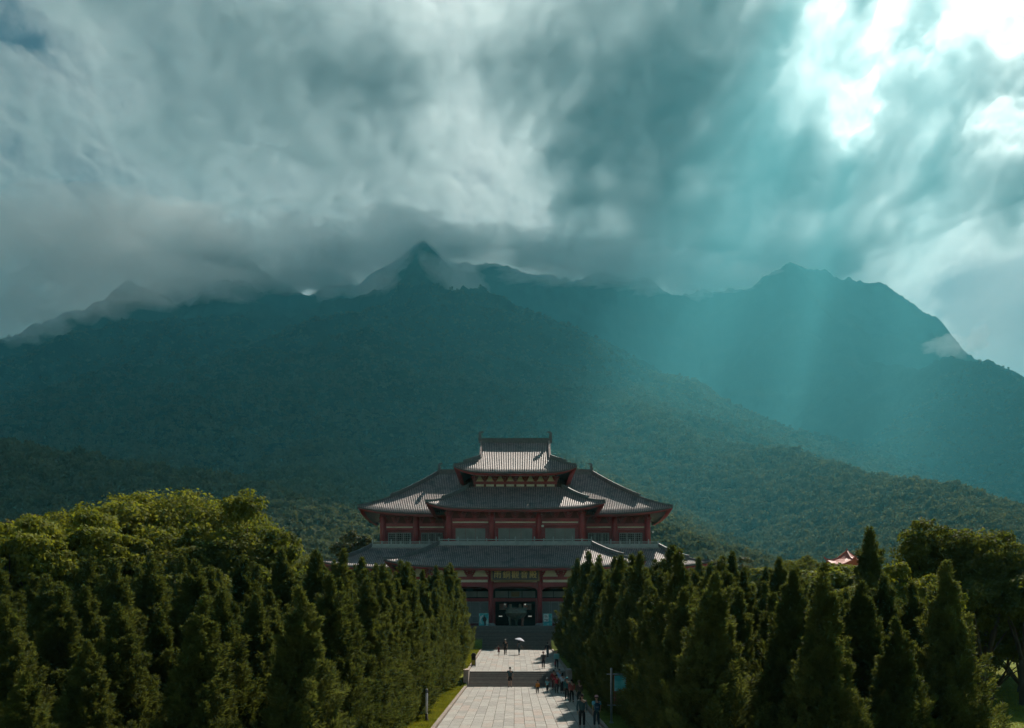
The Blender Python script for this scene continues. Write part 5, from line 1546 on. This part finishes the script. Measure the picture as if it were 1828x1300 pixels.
def cloud_thickness(X, Q):
    wx = 700 * (fbm(X / 1300, Q / 1300, 5, 101) - 0.5); wy = 700 * (fbm(X / 1300, Q / 1300, 5, 131) - 0.5)
    big = fbm((X + wx) / 1150, (Q + wy) / 1150, 6, 151, 0.5)
    puff = billow((X + 0.8 * wx) / 520, (Q + 0.8 * wy) / 520, 6, 171, 0.58)
    T = 330 + 950 * (big - 0.48) + 380 * (puff - 0.38)
    T = np.where(T < 190, 190 - 120 * (1 - np.exp(-(190 - T) / 120.0)), T)      # overcast: rarely breaks open
    T += 320 * blob(X, Q, 1150, 160, 900, 800) + 260 * blob(X, Q, 1380, 330, 450, 500) + 260 * blob(X, Q, 640, 90, 1100, 350)
    T *= 1 - 0.42 * sstep(1200, -600, X)
    T *= 1 - 0.62 * blob(X, Q, 800, -60, 700, 330)  # thinned mostly above the view so sun brightens the left mist
    T -= 80 * blob(X, Q, 510, 330, 420, 260) + 90 * blob(X, Q, 40, 120, 500, 500)
    # broken, thin part round the sun, clearer air right of the mountains
    S = 1.05 * blob(X, Q, 1730, 20, 360, 260) + 1.05 * blob(X, Q, 1530, 200, 160, 290) + 1.0 * blob(X, Q, 1770, 225, 310, 190)
    C = 0.9 * blob(X, Q, 1800, 520, 700, 420) + 1.6 * blob(X, Q, 1850, 700, 1300, 700)
    n2 = fbm((X + wx) / 360, (Q + wy) / 360, 7, 191, 0.64) - 0.5
    n3 = billow((X + 0.5 * wx) / 230, (Q + 0.5 * wy) / 230, 4, 291, 0.6) - 0.35
    # opening overhead through which the sun reaches the temple
    ty = CB_A / (SUN.z / SUN.y + CB_M); tx = SUN.x / SUN.y * ty
    d_ = X - tx - 0.10 * (Q + ty * CB_L)
    d_ = np.where(d_ < 0, d_ * 2.6, d_)  # left edge narrowed so unseen cloud shades the left foothill
    Cs = 1.9 * np.exp(-(d_ / 340) ** 4) * sstep(-4900 * CB_L, -4450 * CB_L, Q)
    C0 = C; C = C + Cs
    # gaps and thick bars fanned above the view, shaped to cast the light shafts
    th = np.arctan2(X - tx, -(Q + ty * CB_L)) + 0.10 * (fbm(X / 700, Q / 700, 3, 271) - 0.5)
    fan = vnoise(th * 9.5 + 3.3, th * 0 + 0.5, 231)
    win = np.clip(1.8 * blob(X, Q, 1530, -110, 560, 330), 0, 1)
    cov = np.clip(1.0 - np.clip(S + (3.0 * n2 + 1.5 * n3) * np.clip(2.2 * S, 0, 1), 0, 0.84), 0, 1)
    T = T * cov + (25 + 170 * n2 + 80 * n3) * np.clip(S, 0, 1)
    T = T * (1 - 0.90 * sstep(0.50, 0.70, fan) * win * sstep(-0.22, 0.0, n2)) + 420 * (1 - sstep(0.36, 0.50, fan)) * win * (0.9 + 1.2 * n2)
    clear = np.clip(1.5 * C0 + 0.9 * n2 * np.clip(2 * C0, 0, 1), 0, 1)
    T = T * (1 - clear) + clear * (34 + 90 * (big - 0.48))
    T += 330 * blob(X, Q, 1812, 385, 110, 230) * np.clip(0.7 + 3.0 * n2, 0, 2)
    T = T - 560 * np.clip(Cs + (2.0 * n2 + 0.9 * n3) * np.clip(2 * Cs, 0, 1), 0, 2)
    return 0.62 * T, clear
STEP = 21.0
gx = np.arange(-5400, 5401, STEP); gq = np.arange(-8200.0 * CB_L, -2900.0 * CB_L, STEP)
GX, GQ = np.meshgrid(gx, gq)
GY = -GQ / CB_L
T, clear_ = cloud_thickness(GX, GQ)
edge = sstep(-5400, -5000, GX) * sstep(5400, 5000, GX) * sstep(8200, 7700, GY) * sstep(2900, 3150, GY)
T = T * edge - 60 * (1 - edge)
relief = 260 * (fbm(GX / 600, GQ / 600, 5, 211) - 0.5) + 90 * (billow(GX / 300, GQ / 300, 4, 311) - 0.4)
relief = relief * (1 - 0.94 * clear_)
nr, nc = GX.shape
f = grid_faces(nr, nc)
keepv = (T > 0).ravel()
f = f[keepv[f].any(1) & (np.abs(GX.ravel()[f[:, 0]]) < 0.72 * GY.ravel()[f[:, 0]] + 500)]
nv = nr * nc
kv = keepv & ~(np.bincount(f.ravel(), minlength=nv) < 4)                      # rim is shared by both skins: closed
base = np.stack([GX.ravel(), GY.ravel(), (CB_A - CB_M * GY).ravel()], 1) + relief.ravel()[:, None] * CB_N
half = np.where(kv, 0.5 * T.ravel(), 0.0)[:, None] * CB_N
idx_t = np.where(kv, np.arange(nv) + nv, np.arange(nv))
V = np.concatenate([base - half, base + half]) * 2.0 + np.array([0, 0, EYE])
F = np.concatenate([idx_t[f[:, ::-1]], f])
used = np.zeros(2 * nv, bool); used[F.ravel()] = True
remap = np.cumsum(used) - 1
deck = link('clouds', new_mesh('clouds', V[used], remap[F], M_CLOUD, True))
tag(deck, 'broken grey and silver cloud layer over the mountains', 'clouds', kind='stuff')

# cloud caught on the summits
M_MIST = mat_volume('summit_mist', (0.97, 0.99, 1.0), 0.0031, 0.5)
def noise3(p, sc, seed, octv=4):
    x, y, z = p[:, 0] / sc, p[:, 1] / sc, p[:, 2] / sc
    return (fbm(x + 0.3 * z, y, octv, seed, 0.58) + fbm(y + 0.3 * x, z, octv, seed + 20, 0.58) + fbm(z + 0.3 * y, x, octv, seed + 40, 0.58)) / 3
def mist_puff(px, py, Y, rx, rz, seed, tilt=0.0):
    Y = far_y(Y)
    c = at(px, py, Y)
    bm = bmesh.new()
    bmesh.ops.create_icosphere(bm, subdivisions=5, radius=1.0)
    v = np.array([q.co[:] for q in bm.verts]); fs = np.array([[q.index for q in f_.verts] for f_ in bm.faces])
    bm.free()
    k = Y / FOC
    ax, az = rx * k, rz * k
    ay = 0.30 * (ax + az)
    p = v * np.array([ax, ay, az])
    q = p + seed * 371.0
    n = noise3(q, 0.8 * min(ax, az) + 30, 300 + seed * 3, 5)
    n2 = noise3(q, 0.30 * min(ax, az) + 10, 400 + seed * 3, 5)
    p = p * (0.5 + 1.9 * np.clip(n - 0.25, 0, 1) + 1.3 * (n2 - 0.5))[:, None]
    c_, s_ = math.cos(tilt), math.sin(tilt)
    p = np.stack([p[:, 0] * c_ - p[:, 2] * s_, p[:, 1], p[:, 0] * s_ + p[:, 2] * c_], 1)
    o = link('mist', new_mesh('mist', p, fs, M_MIST, True), None, c)
    return o
MIST = [(30, 565, 2350, 120, 52, 0), (150, 505, 2700, 190, 62, 0.12), (320, 505, 3050, 130, 44, 0.05), (70, 430, 2900, 210, 80, 0), (270, 430, 3300, 220, 70, 0), (395, 478, 3450, 80, 46, -0.3),
        (500, 455, 3500, 170, 55, 0), (625, 476, 3600, 125, 46, 0), (690, 514, 2850, 46, 24, 0.2), (815, 500, 2800, 62, 36, -0.6), (700, 430, 3800, 140, 50, 0),
        (900, 440, 3900, 150, 34, 0), (1040, 468, 4000, 160, 36, 0), (1190, 488, 4200, 150, 36, 0), (1745, 608, 3100, 28, 22, 0.9), (1690, 618, 3100, 48, 20, 0),
        (765, 446, 3800, 100, 34, 0.1), (556, 503, 3550, 75, 26, 0.0)]
WHERE = ['low on the left ridge', 'over the left ridge', 'on the shoulder of the left peak', 'at the left edge above the ridge', 'above the left peak', 'against the left peak',
         'over the left saddle', 'in the saddle between the peaks', 'curling left of the central peak', 'spilling over the central peak', 'left of the far summit',
         'on the far central summit', 'along the far crest', 'at the end of the far crest', 'upright over the right ridge', 'trailing left of the upright wisp on the right ridge', 'capping the far central summit', 'filling the notch right of the left peak']
for i, (a_, b_, c_, d_, e_, t_) in enumerate(MIST):
    o = mist_puff(a_, b_, c_, d_, e_, i, t_)
    tag(o, 'pale bank of cloud ' + WHERE[i], 'cloud', kind='stuff')
